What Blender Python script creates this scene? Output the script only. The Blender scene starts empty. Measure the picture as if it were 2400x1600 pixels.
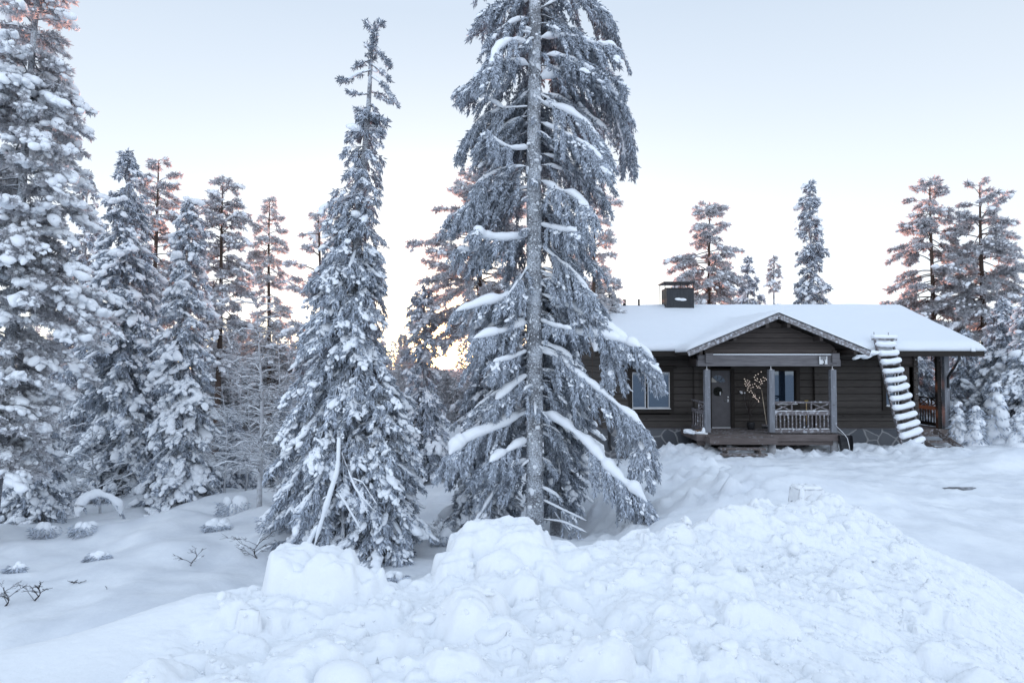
import bpy, math, random
import numpy as np

C = bpy.context.scene.collection
scene = bpy.context.scene
R = math.radians

# ------------------------------------------------------------------ camera
EYE = 2.9
PITCH = math.atan(50.0 / 1600.0)
cam_data = bpy.data.cameras.new("camera")
cam_data.lens = 24.0
cam_data.sensor_width = 36.0
cam_data.clip_start = 0.05
cam_data.clip_end = 3000.0
cam = bpy.data.objects.new("camera", cam_data)
C.objects.link(cam)
cam.location = (0, 0, EYE)
cam.rotation_euler = (math.pi / 2 + PITCH, 0, 0)
scene.camera = cam

# ------------------------------------------------------------------ sky and sun
SUN_ELEV = R(1.2)
SUN_AZ = R(-5.2)                     # measured from +Y towards +X
sun_dir = (math.sin(SUN_AZ) * math.cos(SUN_ELEV), math.cos(SUN_AZ) * math.cos(SUN_ELEV), math.sin(SUN_ELEV))

world = bpy.data.worlds.new("World")
scene.world = world
world.use_nodes = True
wn = world.node_tree.nodes
wl = world.node_tree.links
wn.clear()
w_out = wn.new("ShaderNodeOutputWorld")
w_bg = wn.new("ShaderNodeBackground")
w_sky = wn.new("ShaderNodeTexSky")
w_sky.sky_type = 'NISHITA'
w_sky.sun_disc = False
w_sky.sun_elevation = SUN_ELEV
w_sky.sun_rotation = SUN_AZ
w_sky.altitude = 200.0
w_sky.air_density = 0.4
w_sky.dust_density = 0.3
w_sky.ozone_density = 1.0
# thin bright winter veil over the clear sky: darker blue band part-way up, bright overhead
w_tc = wn.new("ShaderNodeTexCoord")
w_sep = wn.new("ShaderNodeSeparateXYZ")
wl.new(w_tc.outputs['Generated'], w_sep.inputs[0])
w_ramp = wn.new("ShaderNodeValToRGB")
VEIL = [(0.0, (.74, .71, .69)), (0.09, (.77, .765, .765)), (0.21, (.75, .775, .785)), (0.325, (.635, .685, .73)), (0.46, (.535, .605, .685)), (0.68, (.58, .69, .84)), (1.0, (.56, .68, .83))]
while len(w_ramp.color_ramp.elements) < len(VEIL):
    w_ramp.color_ramp.elements.new(0.5)
for e, (p, c) in zip(w_ramp.color_ramp.elements, VEIL):
    e.position = p
    e.color = (c[0], c[1], c[2], 1)
wl.new(w_sep.outputs[2], w_ramp.inputs[0])
w_mul = wn.new("ShaderNodeVectorMath")
w_mul.operation = 'SCALE'
w_mul.inputs['Scale'].default_value = 10.0
wl.new(w_ramp.outputs[0], w_mul.inputs[0])
w_add = wn.new("ShaderNodeVectorMath")
w_add.operation = 'ADD'
wl.new(w_sky.outputs[0], w_add.inputs[0])
wl.new(w_mul.outputs[0], w_add.inputs[1])
# brighter sky behind the photographer, opposite the sun
w_bk = wn.new("ShaderNodeMapRange")
w_bk.inputs['From Min'].default_value = 0.1
w_bk.inputs['From Max'].default_value = -0.9
w_bk.inputs['To Min'].default_value = 0.0
w_bk.inputs['To Max'].default_value = 1.0
wl.new(w_sep.outputs[1], w_bk.inputs['Value'])
w_bks = wn.new("ShaderNodeVectorMath")
w_bks.operation = 'SCALE'
w_bks.inputs[0].default_value = (5.0, 5.75, 7.05)
wl.new(w_bk.outputs[0], w_bks.inputs['Scale'])
w_add0 = wn.new("ShaderNodeVectorMath")
w_add0.operation = 'ADD'
wl.new(w_mul.outputs[0], w_add0.inputs[0])
wl.new(w_bks.outputs[0], w_add0.inputs[1])
wl.new(w_add0.outputs[0], w_add.inputs[1])
# bright aureole close round the sun
w_dot = wn.new("ShaderNodeVectorMath")
w_dot.operation = 'DOT_PRODUCT'
w_dot.inputs[1].default_value = sun_dir
w_nrm = wn.new("ShaderNodeVectorMath")
w_nrm.operation = 'NORMALIZE'
wl.new(w_tc.outputs['Generated'], w_nrm.inputs[0])
wl.new(w_nrm.outputs[0], w_dot.inputs[0])
w_pow = wn.new("ShaderNodeMath")
w_pow.operation = 'POWER'
w_pow.inputs[1].default_value = 700.0
w_abs = wn.new("ShaderNodeMath")
w_abs.operation = 'MAXIMUM'
w_abs.inputs[1].default_value = 0.0
wl.new(w_dot.outputs['Value'], w_abs.inputs[0])
wl.new(w_abs.outputs[0], w_pow.inputs[0])
w_glow = wn.new("ShaderNodeVectorMath")
w_glow.operation = 'SCALE'
w_glow.inputs[0].default_value = (50.0, 26.0, 6.0)
wl.new(w_pow.outputs[0], w_glow.inputs['Scale'])
w_add2 = wn.new("ShaderNodeVectorMath")
w_add2.operation = 'ADD'
wl.new(w_add.outputs[0], w_add2.inputs[0])
wl.new(w_glow.outputs[0], w_add2.inputs[1])
wl.new(w_add2.outputs[0], w_bg.inputs[0])
w_bg.inputs[1].default_value = 0.1
wl.new(w_bg.outputs[0], w_out.inputs[0])

sun_data = bpy.data.lights.new("sun", 'SUN')
sun_data.energy = 5.0
sun_data.angle = R(0.6)
sun_data.color = (1.0, 0.38, 0.22)
sun = bpy.data.objects.new("sun", sun_data)
C.objects.link(sun)
sun.rotation_euler = (math.pi / 2 - SUN_ELEV, 0, math.pi - SUN_AZ)

scene.view_settings.view_transform = 'Standard'
scene.view_settings.look = 'None'
scene.view_settings.exposure = 0.2
scene.view_settings.gamma = 1.0
scene.view_settings.use_curve_mapping = False
scene.cycles.max_bounces = 6
scene.cycles.diffuse_bounces = 4
scene.cycles.glossy_bounces = 3
scene.cycles.transmission_bounces = 3
scene.cycles.volume_bounces = 0
scene.cycles.use_denoising = True
# ------------------------------------------------------------------ helpers
CA, SA = math.cos(PITCH), math.sin(PITCH)


def at(px, py, d):
    """world point seen at pixel (px, py) of a 2400 x 1600 frame, d metres in front (along +Y)"""
    dx = (px - 1200.0) / 1600.0
    dz = -(py - 800.0) / 1600.0
    y = CA - SA * dz
    z = SA + CA * dz
    k = d / y
    return np.array((dx * k, d, EYE + z * k))


def tag(o, label=None, cat=None, group=None, kind=None):
    if label: o["label"] = label
    if cat: o["category"] = cat
    if group: o["group"] = group
    if kind: o["kind"] = kind
    return o


def empty(name, loc, label, cat, group=None, rz=0.0):
    o = bpy.data.objects.new(name, None)
    o.empty_display_size = 0.2
    C.objects.link(o)
    o.location = loc
    o.rotation_euler = (0, 0, rz)
    return tag(o, label, cat, group)


class MB:
    """collects vertex and face arrays, links them as ONE mesh object"""
    def __init__(self):
        self.v, self.f, self.n = [], [], 0

    def add(self, verts, faces):
        verts = np.asarray(verts, float).reshape(-1, 3)
        for fa in (faces if isinstance(faces, (list, tuple)) and len(faces) and isinstance(faces[0], np.ndarray) else [np.asarray(faces)]):
            self.f.append(fa + self.n)
        self.v.append(verts)
        self.n += len(verts)
        return self

    def box(self, lo, hi, rot=None, piv=None):
        x0, y0, z0 = lo; x1, y1, z1 = hi
        v = np.array([(x0, y0, z0), (x1, y0, z0), (x1, y1, z0), (x0, y1, z0), (x0, y0, z1), (x1, y0, z1), (x1, y1, z1), (x0, y1, z1)], float)
        if rot is not None:
            v = (v - piv) @ np.asarray(rot).T + piv
        return self.add(v, np.array([(0, 3, 2, 1), (4, 5, 6, 7), (0, 1, 5, 4), (1, 2, 6, 5), (2, 3, 7, 6), (3, 0, 4, 7)]))

    def bar(self, a, b, w, h, up=(0, 0, 1)):
        """rectangular bar from a to b, w across, h along up"""
        a = np.asarray(a, float); b = np.asarray(b, float)
        t = (b - a) / np.linalg.norm(b - a)
        up = np.asarray(up, float)
        if abs(np.dot(t, up)) > 0.98: up = np.array((0, 1.0, 0))
        s = np.cross(t, up); s /= np.linalg.norm(s)
        u = np.cross(s, t)
        v = []
        for p in (a, b):
            for (i, j) in ((-1, -1), (1, -1), (1, 1), (-1, 1)):
                v.append(p + s * i * w / 2 + u * j * h / 2)
        return self.add(np.array(v), np.array([(0, 1, 2, 3), (7, 6, 5, 4), (0, 4, 5, 1), (1, 5, 6, 2), (2, 6, 7, 3), (3, 7, 4, 0)]))

    def prism(self, poly, y0, y1):
        """polygon in x,z pulled from y0 to y1"""
        n = len(poly)
        v = [(p[0], y0, p[1]) for p in poly] + [(p[0], y1, p[1]) for p in poly]
        self.add(np.array(v), np.array([(i, (i + 1) % n, n + (i + 1) % n, n + i) for i in range(n)]))
        k = self.n - 2 * n
        self.f.append([tuple(range(k + n - 1, k - 1, -1)), tuple(range(k + n, k + 2 * n))])
        return self

    def tube(self, pts, rad, sides=8, flat=1.0):
        pts = np.asarray(pts, float)
        rad = np.broadcast_to(np.asarray(rad, float), (len(pts),))
        v, f = tubes(pts[None], rad[None], sides, flat, cap=True)
        return self.add(v, f)

    def build(self, name, mat, parent=None, smooth=False, bevel=0.0):
        verts = np.concatenate(self.v) if self.v else np.zeros((0, 3))
        counts, loops = [], []
        for fa in self.f:
            if isinstance(fa, np.ndarray):
                if len(fa):
                    counts.append(np.full(len(fa), fa.shape[1], np.int32)); loops.append(fa.reshape(-1).astype(np.int32))
            else:
                for t in fa:
                    counts.append(np.array([len(t)], np.int32)); loops.append(np.array(t, np.int32))
        counts = np.concatenate(counts); loops = np.concatenate(loops)
        me = bpy.data.meshes.new(name)
        me.vertices.add(len(verts))
        me.vertices.foreach_set("co", verts.astype(np.float32).reshape(-1))
        me.loops.add(len(loops))
        me.loops.foreach_set("vertex_index", loops)
        me.polygons.add(len(counts))
        st = np.concatenate(([0], np.cumsum(counts)[:-1])).astype(np.int32)
        me.polygons.foreach_set("loop_start", st)
        me.polygons.foreach_set("loop_total", counts)
        me.update(calc_edges=True)
        me.polygons.foreach_set("use_smooth", np.full(len(counts), bool(smooth)))
        me.materials.append(mat)
        o = bpy.data.objects.new(name, me)
        C.objects.link(o)
        if parent is not None:
            o.parent = parent
        if bevel > 0:
            b = o.modifiers.new("bevel", 'BEVEL')
            b.width = bevel; b.segments = 2; b.limit_method = 'ANGLE'
        return o


def norm(a):
    return a / np.maximum(np.linalg.norm(a, axis=-1, keepdims=True), 1e-9)


def tubes(P, Rr, sides=5, flat=1.0, cap=False):
    """N tubes with K rings each. P (N,K,3), Rr (N,K) -> verts, quads"""
    N, K, _ = P.shape
    T = norm(np.gradient(P, axis=1))
    ref = np.zeros_like(T); ref[..., 2] = 1.0
    vert = np.abs(T[..., 2]) > 0.93
    ref[vert] = (1.0, 0.0, 0.0)
    U = norm(np.cross(T, ref)); V = np.cross(U, T)
    a = np.arange(sides) * 2 * math.pi / sides
    ca, sa = np.cos(a)[None, None, :, None], np.sin(a)[None, None, :, None]
    X = P[:, :, None, :] + Rr[:, :, None, None] * (ca * U[:, :, None, :] + flat * sa * V[:, :, None, :])
    verts = X.reshape(-1, 3)
    n = np.arange(N)[:, None, None] * K * sides
    k = np.arange(K - 1)[None, :, None] * sides
    s = np.arange(sides)[None, None, :]
    s2 = (s + 1) % sides
    q = np.stack(np.broadcast_arrays(n + k + s2, n + k + s, n + k + sides + s, n + k + sides + s2), -1).reshape(-1, 4)
    if cap:
        caps = []
        for i in range(N):
            b = i * K * sides
            caps.append(tuple(range(b, b + sides)))
            e = b + (K - 1) * sides
            caps.append(tuple(range(e + sides - 1, e - 1, -1)))
        f = [q]
        if sides == 4:
            f.append(np.array(caps))
        else:
            f.append(np.array(caps))
        return verts, f
    return verts, [q]


def spindles(A, D, L, W, rng):
    """needle shoots: base A, unit dir D, length L, width W -> three-sided spindles"""
    n = len(A)
    ref = norm(rng.normal(size=(n, 3)))
    U = norm(np.cross(D, ref)); V = np.cross(D, U)
    mid = A + D * (L * 0.42)[:, None]
    ring = []
    for k in range(3):
        a = k * 2 * math.pi / 3
        ring.append(mid + (U * math.cos(a) + V * math.sin(a)) * W[:, None])
    X = np.stack([A] + ring + [A + D * L[:, None]], 1)
    b = np.arange(n)[:, None] * 5
    f = np.concatenate([b + np.array(t) for t in ((0, 2, 1), (0, 3, 2), (0, 1, 3), (4, 1, 2), (4, 2, 3), (4, 3, 1))])
    return X.reshape(-1, 3), [f]


def leaves(A, D, L, W, rng):
    """flat diamond shaped sprays of needles"""
    n = len(A)
    U = norm(np.cross(D, norm(rng.normal(size=(n, 3)))))
    mid = A + D * (L * 0.45)[:, None]
    X = np.stack([A, mid + U * W[:, None], A + D * L[:, None], mid - U * W[:, None]], 1)
    return X.reshape(-1, 3), [np.arange(n)[:, None] * 4 + np.arange(4)[None]]


def ico(level):
    t = (1 + 5 ** .5) / 2
    v = [(-1, t, 0), (1, t, 0), (-1, -t, 0), (1, -t, 0), (0, -1, t), (0, 1, t), (0, -1, -t), (0, 1, -t), (t, 0, -1), (t, 0, 1), (-t, 0, -1), (-t, 0, 1)]
    f = [(0, 11, 5), (0, 5, 1), (0, 1, 7), (0, 7, 10), (0, 10, 11), (1, 5, 9), (5, 11, 4), (11, 10, 2), (10, 7, 6), (7, 1, 8), (3, 9, 4), (3, 4, 2), (3, 2, 6), (3, 6, 8), (3, 8, 9), (4, 9, 5), (2, 4, 11), (6, 2, 10), (8, 6, 7), (9, 8, 1)]
    v = [np.array(p) / np.linalg.norm(p) for p in v]
    for _ in range(level):
        cache, nf = {}, []

        def m(a, b):
            k = (min(a, b), max(a, b))
            if k not in cache:
                p = v[a] + v[b]; v.append(p / np.linalg.norm(p)); cache[k] = len(v) - 1
            return cache[k]
        for a, b, c in f:
            x, y, z = m(a, b), m(b, c), m(c, a)
            nf += [(a, x, z), (b, y, x), (c, z, y), (x, y, z)]
        f = nf
    return np.array(v), np.array(f)


ICO = {0: ico(0), 1: ico(1), 2: ico(2), 3: ico(3)}


def blobs(P, S, rng, level=1, lump=0.22, az=None, tilt=None):
    """lumpy snow blobs. P (N,3) centres, S (N,3) half sizes, az rotation about z, tilt = slope along local x"""
    bv, bf = ICO[level]
    n = len(P)
    fr = rng.normal(size=(n, 3, 3)) * 1.9
    ph = rng.uniform(0, 6.28, size=(n, 3))
    d = np.zeros((n, len(bv)))
    for k in range(3):
        d += np.sin(bv @ fr[:, k, :].transpose(1, 0).reshape(3, n)[..., :]).T * 0 + np.sin((bv[None] * fr[:, None, k, :]).sum(-1) + ph[:, k, None])
    X = bv[None] * (1 + lump * d[..., None] / 2.0) * S[:, None, :]
    if az is None:
        az = rng.uniform(0, 6.28, n)
    if tilt is not None:
        X[..., 2] += X[..., 0] * tilt[:, None]
    c, s = np.cos(az)[:, None], np.sin(az)[:, None]
    X = np.stack([X[..., 0] * c - X[..., 1] * s, X[..., 0] * s + X[..., 1] * c, X[..., 2]], -1)
    X = X + P[:, None, :]
    f = (bf[None] + (np.arange(n) * len(bv))[:, None, None]).reshape(-1, 3)
    return X.reshape(-1, 3), [f]


# ---- value noise on numpy arrays
def _hash(ix, iy, seed):
    h = (ix.astype(np.int64) * 374761393 + iy.astype(np.int64) * 668265263 + seed * 974711) & 0x7fffffff
    h = ((h ^ (h >> 13)) * 1274126177) & 0x7fffffff
    return ((h ^ (h >> 16)) & 0xffff) / 65535.0


def vnoise(x, y, seed=0):
    ix, iy = np.floor(x), np.floor(y)
    fx, fy = x - ix, y - iy
    fx = fx * fx * fx * (fx * (fx * 6 - 15) + 10); fy = fy * fy * fy * (fy * (fy * 6 - 15) + 10)
    a = _hash(ix, iy, seed); b = _hash(ix + 1, iy, seed); c = _hash(ix, iy + 1, seed); d = _hash(ix + 1, iy + 1, seed)
    return (a + (b - a) * fx) * (1 - fy) + (c + (d - c) * fx) * fy - 0.5


def fbm(x, y, oct=4, seed=0, gain=0.5):
    r, amp, f = 0, 1.0, 1.0
    for o in range(oct):
        r = r + amp * vnoise(x * f + 17.3 * o, y * f - 9.1 * o, seed + o)
        amp *= gain; f *= 2.03
    return r


def sstep(a, b, x):
    t = np.clip((x - a) / (b - a), 0, 1)
    return t * t * (3 - 2 * t)


class RBF:
    """smooth height surface through control points"""
    def __init__(self, pts, c=0.4, smooth=0.0):
        p = np.array(pts, float)
        self.p, self.c = p[:, :2], c
        d = np.sqrt(((self.p[:, None] - self.p[None]) ** 2).sum(-1) + c * c)
        n = len(p)
        A = np.zeros((n + 3, n + 3))
        A[:n, :n] = -d + smooth * np.eye(n) * -1
        A[:n, n] = 1; A[:n, n + 1:] = self.p
        A[n, :n] = 1; A[n + 1:, :n] = self.p.T
        b = np.zeros(n + 3); b[:n] = p[:, 2]
        self.w = np.linalg.solve(A, b)

    def __call__(self, x, y):
        sh = np.shape(x)
        x = np.ravel(x); y = np.ravel(y)
        r = self.w[-3] + self.w[-2] * x + self.w[-1] * y
        for (px, py), w in zip(self.p, self.w):
            r = r - w * np.sqrt((x - px) ** 2 + (y - py) ** 2 + self.c ** 2)
        return r.reshape(sh)


def grid_mesh(X, Y, Z):
    ny, nx = X.shape
    v = np.stack([X, Y, Z], -1).reshape(-1, 3)
    i = (np.arange(ny - 1)[:, None] * nx + np.arange(nx - 1)[None]).reshape(-1)
    return v, np.stack([i, i + 1, i + nx + 1, i + nx], -1)


# ---- materials
def mat(name, col, rough=0.8, spec=0.3, metal=0.0):
    m = bpy.data.materials.new(name)
    m.use_nodes = True
    b = m.node_tree.nodes["Principled BSDF"]
    b.inputs['Base Color'].default_value = (*col, 1)
    b.inputs['Roughness'].default_value = rough
    b.inputs['Specular IOR Level'].default_value = spec
    b.inputs['Metallic'].default_value = metal
    return m


def nodes(m):
    return m.node_tree.nodes, m.node_tree.links, m.node_tree.nodes["Principled BSDF"]


def add_noise(m, scale, c0, c1, lo=0.35, hi=0.65, detail=4, stretch=(1, 1, 1), coord='Object', bump=0.0, bump_dist=0.01):
    """colour varies between c0 and c1 by noise"""
    n, l, b = nodes(m)
    tc = n.new("ShaderNodeTexCoord")
    mp = n.new("ShaderNodeMapping"); mp.inputs['Scale'].default_value = stretch
    tx = n.new("ShaderNodeTexNoise"); tx.inputs['Scale'].default_value = scale; tx.inputs['Detail'].default_value = detail
    rp = n.new("ShaderNodeValToRGB")
    rp.color_ramp.elements[0].position = lo; rp.color_ramp.elements[0].color = (*c0, 1)
    rp.color_ramp.elements[1].position = hi; rp.color_ramp.elements[1].color = (*c1, 1)
    l.new(tc.outputs[coord], mp.inputs[0]); l.new(mp.outputs[0], tx.inputs['Vector']); l.new(tx.outputs['Fac'], rp.inputs[0])
    l.new(rp.outputs[0], b.inputs['Base Color'])
    if bump:
        bp = n.new("ShaderNodeBump"); bp.inputs['Strength'].default_value = bump; bp.inputs['Distance'].default_value = bump_dist
        l.new(tx.outputs['Fac'], bp.inputs['Height']); l.new(bp.outputs[0], b.inputs['Normal'])
    return tc, mp, tx, rp


def snow_mat(name, col=(.84, .865, .90), s1=9.0, s2=90.0, b1=0.25, b2=0.35, d1=0.03, d2=0.004):
    m = mat(name, col, 0.75, 0.25)
    n, l, b = nodes(m)
    tc = n.new("ShaderNodeTexCoord")
    t1 = n.new("ShaderNodeTexNoise"); t1.inputs['Scale'].default_value = s1; t1.inputs['Detail'].default_value = 4
    t2 = n.new("ShaderNodeTexNoise"); t2.inputs['Scale'].default_value = s2; t2.inputs['Detail'].default_value = 3
    b1n = n.new("ShaderNodeBump"); b1n.inputs['Strength'].default_value = b1; b1n.inputs['Distance'].default_value = d1
    b2n = n.new("ShaderNodeBump"); b2n.inputs['Strength'].default_value = b2; b2n.inputs['Distance'].default_value = d2
    for t in (t1, t2):
        l.new(tc.outputs['Object'], t.inputs['Vector'])
    l.new(t1.outputs['Fac'], b1n.inputs['Height']); l.new(t2.outputs['Fac'], b2n.inputs['Height'])
    l.new(b1n.outputs[0], b2n.inputs['Normal']); l.new(b2n.outputs[0], b.inputs['Normal'])
    return m


M_SNOW = snow_mat("snow")
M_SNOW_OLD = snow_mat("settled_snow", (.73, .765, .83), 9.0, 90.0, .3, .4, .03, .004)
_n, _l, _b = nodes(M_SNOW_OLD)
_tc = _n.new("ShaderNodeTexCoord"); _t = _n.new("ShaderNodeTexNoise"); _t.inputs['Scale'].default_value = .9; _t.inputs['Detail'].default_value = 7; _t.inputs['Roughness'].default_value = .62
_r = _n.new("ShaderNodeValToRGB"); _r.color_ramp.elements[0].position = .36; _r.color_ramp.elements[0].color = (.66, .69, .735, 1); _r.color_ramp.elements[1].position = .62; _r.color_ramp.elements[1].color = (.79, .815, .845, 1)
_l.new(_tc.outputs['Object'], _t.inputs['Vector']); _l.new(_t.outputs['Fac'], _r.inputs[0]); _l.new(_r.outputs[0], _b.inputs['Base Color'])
M_SNOW_ROOF = snow_mat("roof_snow", (.73, .76, .80), 5.0, 60.0, .25, .3, .03, .004)
M_SNOWPILE = snow_mat("ploughed_snow", (.80, .82, .845), 14.0, 120.0, 0.3, 0.5, 0.03, 0.004)
# ------------------------------------------------------------------ ground
GP = []
for px, py, d in [
        # yard in front of the cabin (z about 0)
        (1600, 1062, 22), (1900, 1062, 22), (2150, 1060, 22.3), (2400, 1062, 21.5), (1500, 1094, 20.5), (1420, 1090, 24), (1480, 1078, 24.2), (1550, 1063, 24.2),
        (1700, 1110, 17.5), (2000, 1130, 16.5), (2300, 1130, 16.5), (2400, 1250, 11.6), (2200, 1200, 13), (2550, 1300, 10),
        (1450, 1114, 20), (1600, 1100, 17.5), (1750, 1120, 16), (1900, 1135, 14.5), (1850, 1150, 13), (2050, 1165, 13.5),
        # ploughed edge sloping to the trees
        (1420, 1120, 18), (1400, 1180, 16), (1480, 1150, 15.5), (1560, 1130, 15.5), (1550, 1220, 12.5), (1430, 1260, 13),
        # under the big spruces
        (1250, 1260, 14), (1300, 1290, 14.5), (1000, 1330, 13.6), (1000, 1230, 17), (850, 1340, 13), (700, 1310, 14),
        # clearing on the left
        (650, 1250, 15), (500, 1180, 19.5), (300, 1165, 20.5), (100, 1215, 18), (0, 1230, 17), (-200, 1250, 16),
        (250, 1300, 14.5), (50, 1380, 12.2), (400, 1330, 13.6), (600, 1380, 12), (0, 1470, 10.6), (300, 1420, 11), (-400, 1450, 11),
        # wood floor behind
        (50, 1060, 31), (200, 1120, 25), (600, 1120, 25), (1000, 1080, 27), (1200, 1060, 28), (-300, 1070, 30)]:
    GP.append(tuple(at(px, py, d)))
GP += [(x, 45, -1.1 if x < 5 else -0.3) for x in (-60, -30, -10, 8, 25, 50)]
GP += [(x, 100, -1.0) for x in (-120, -40, 0, 40, 120)] + [(x, 300, -2.0) for x in (-300, 0, 300)]
GP += [(4, 30, -.2), (10, 31, 0), (18, 30, 0), (25, 22, 0.1), (25, 10, 0.0), (3.2, 24, -.35), (40, 5, 0)]
GP += [(x, 7.5, -0.9) for x in (-25, -10, -5, -1)] + [(x, 2, 0.3) for x in (-20, -8, 0, 5, 10, 20)] + [(x, -10, 0.4) for x in (-30, 0, 30)]
GP += [(9, 8, 0.0), (6.5, 9.5, 0.05), (8, 4, .1)]
ground_rbf = RBF(GP, 0.6, 0.05)


def ground_z(x, y):
    x = np.asarray(x, float); y = np.asarray(y, float)
    z = ground_rbf(x, y)
    wood = sstep(1.0, -2.0, x - 0.12 * y + 0.6) * sstep(5, 9, y)
    z = z + wood * 0.30 * fbm(x * .55, y * .55, 3, 5) * sstep(80, 40, y)
    z = z + 0.06 * fbm(x * 1.1, y * 1.1, 4, 9) * sstep(60, 30, y)
    z = z + 0.5 * fbm(x * .05, y * .05, 3, 12) * sstep(40, 80, y)
    return z


def axis(lo, a, b, hi, step, grow=1.22):
    core = np.arange(a, b + step / 2, step)
    up, p, s = [], b, step
    while p < hi:
        s = min(s * grow, 60); p += s; up.append(p)
    dn, p, s = [], a, step
    while p > lo:
        s = min(s * grow, 60); p -= s; dn.append(p)
    return np.concatenate([dn[::-1], core, up])


gx = axis(-700, -20, 22, 700, 0.11)
gy = axis(-60, 6, 33, 1500, 0.11)
GX, GY = np.meshgrid(gx, gy)
GZ = ground_z(GX, GY)
# wheel-packed and trodden yard: shallow ruts, footprints, crumbs of snow
yard = sstep(0.6, 2.2, GX - 0.02 * GY) * sstep(10, 12, GY) * sstep(-0.55, -0.15, GZ)
GZ += yard * (0.10 * np.maximum(fbm(GX * 1.8, GY * 2.2, 4, 31), -.15) + 0.075 * np.abs(fbm(GX * 4.0, GY * 5.0, 4, 37)))
rut = lambda c, w: np.exp(-((GY - c - 0.05 * GX - .25 * np.sin(GX * .4)) / w) ** 2)
GZ -= yard * 0.05 * (rut(17.3, .25) + rut(18.9, .25) + rut(20.4, .3))
# low ridge of pushed snow in front of the yard
def bump(cx, cy, ax, ay, rot, h, p=2.0):
    c, s = math.cos(rot), math.sin(rot)
    u = ((GX - cx) * c + (GY - cy) * s) / ax
    v = (-(GX - cx) * s + (GY - cy) * c) / ay
    return h * np.exp(-(np.abs(u) ** p + np.abs(v) ** p))
for px, py, d, ax, ay, rot, h in [(1620, 1115, 17.0, 1.9, 1.0, -.3, .30), (1830, 1135, 14.5, 1.8, .9, -.2, .26), (1980, 1160, 13.2, 1.6, .6, -.3, .14),
                                  (2400, 1085, 19.5, 2.0, .7, .2, .45), (2330, 1070, 21, 1.4, .5, 0.1, .28), (2130, 1050, 22.2, 0.8, .35, 0, .2),
                                  (2190, 1060, 21.6, .6, .5, 0, .12), (1990, 1055, 22.9, 1.2, .35, 0, .22), (1580, 1058, 22.3, 1.3, .6, .1, .2)]:
    p = at(px, py, d)
    GZ += bump(p[0], p[1], ax, ay, rot, h)
rngT = np.random.default_rng(4)
# crumbs along the embankment behind the big spruce and by the porch
for _ in range(900):
    if rngT.random() < .55:
        x, y = rngT.uniform(1.2, 5.0), rngT.uniform(12.5, 20)
    else:
        x, y = rngT.uniform(4.5, 14), rngT.uniform(20.6, 22.6)
    r = rngT.uniform(.05, .17)
    i0, i1 = np.searchsorted(gx, (x - r, x + r)); j0, j1 = np.searchsorted(gy, (y - r, y + r))
    sx, sy = GX[j0:j1, i0:i1] - x, GY[j0:j1, i0:i1] - y
    GZ[j0:j1, i0:i1] += 0.55 * r * np.sqrt(np.maximum(1 - (sx * sx + sy * sy) / r / r, 0))
# mounds of buried shrubs and stumps in the clearing
for _ in range(120):
    px = rngT.uniform(-300, 700); d = rngT.uniform(11.5, 22)
    if d < 15.5 and rngT.random() < .75:
        continue
    X = (px - 1200) / 1600 * d
    r = rngT.uniform(.2, .65)
    GZ += bump(X, d, r * 1.3, r, rngT.uniform(0, 3), r * rngT.uniform(.12, .28), 2.4)
mb = MB().add(*grid_mesh(GX, GY, GZ))
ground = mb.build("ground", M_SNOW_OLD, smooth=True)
tag(ground, "snow covered ground of the yard and the wood", "ground", kind="structure")


def gz_at(x, y):
    i = np.clip(np.searchsorted(gx, x) - 1, 0, len(gx) - 2); j = np.clip(np.searchsorted(gy, y) - 1, 0, len(gy) - 2)
    fx = (x - gx[i]) / (gx[i + 1] - gx[i]); fy = (y - gy[j]) / (gy[j + 1] - gy[j])
    return float((GZ[j, i] * (1 - fx) + GZ[j, i + 1] * fx) * (1 - fy) + (GZ[j + 1, i] * (1 - fx) + GZ[j + 1, i + 1] * fx) * fy)


# ------------------------------------------------------------------ ploughed snow bank in the foreground
BP = [tuple(at(*p)) for p in [
    (-300, 1600, 4.4), (0, 1590, 4.5), (300, 1600, 4.3), (600, 1600, 4.3), (900, 1600, 4.2), (1200, 1600, 4.2), (1500, 1600, 4.3), (1800, 1600, 4.4), (2100, 1600, 4.8), (2400, 1600, 5.4),
    (0, 1530, 5.0), (250, 1462, 5.4), (-300, 1610, 4.9), (450, 1490, 5.0), (700, 1450, 5.3), (850, 1430, 5.6), (1100, 1440, 5.3), (1100, 1370, 6.0), (1300, 1450, 5.3), (1500, 1400, 5.7), (1700, 1450, 5.5), (1900, 1400, 6.0), (2100, 1450, 6.1), (2300, 1490, 6.2),
    (520, 1400, 5.9), (640, 1385, 6.1), (760, 1350, 6.3), (930, 1352, 6.6), (1000, 1345, 6.8), (1150, 1300, 6.9), (1330, 1300, 7.2), (1390, 1300, 7.5), (1480, 1278, 7.9), (1600, 1235, 8.4), (1700, 1205, 8.9), (1800, 1185, 9.3), (1950, 1170, 9.7), (2040, 1195, 9.6),
    (1700, 1290, 7.6), (1850, 1270, 8.0), (2000, 1290, 8.0), (1950, 1330, 7.2), (2130, 1250, 8.9), (2230, 1310, 8.2), (2330, 1390, 7.7), (2180, 1370, 7.2), (2420, 1470, 7.3), (2500, 1560, 6.6), (2480, 1600, 6.0)]]
BP += [(x, 1.0, .95) for x in (-7, -3, 0, 2.5)] + [(4.5, 1.5, .5), (6, 4, .0), (7, 6, -.1), (7, 8, -.1), (6.6, 10, -.1), (-9, 5, .4), (-9, 1, .8)]
far = [(-9, 6.2), (-6, 6.3), (-4, 6.9), (-3, 7.3), (-2, 7.6), (-1, 8.0), (0, 8.3), (.9, 8.8), (1.8, 9.6), (2.8, 10.4), (3.8, 11.2), (5.2, 11.2)]
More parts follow.
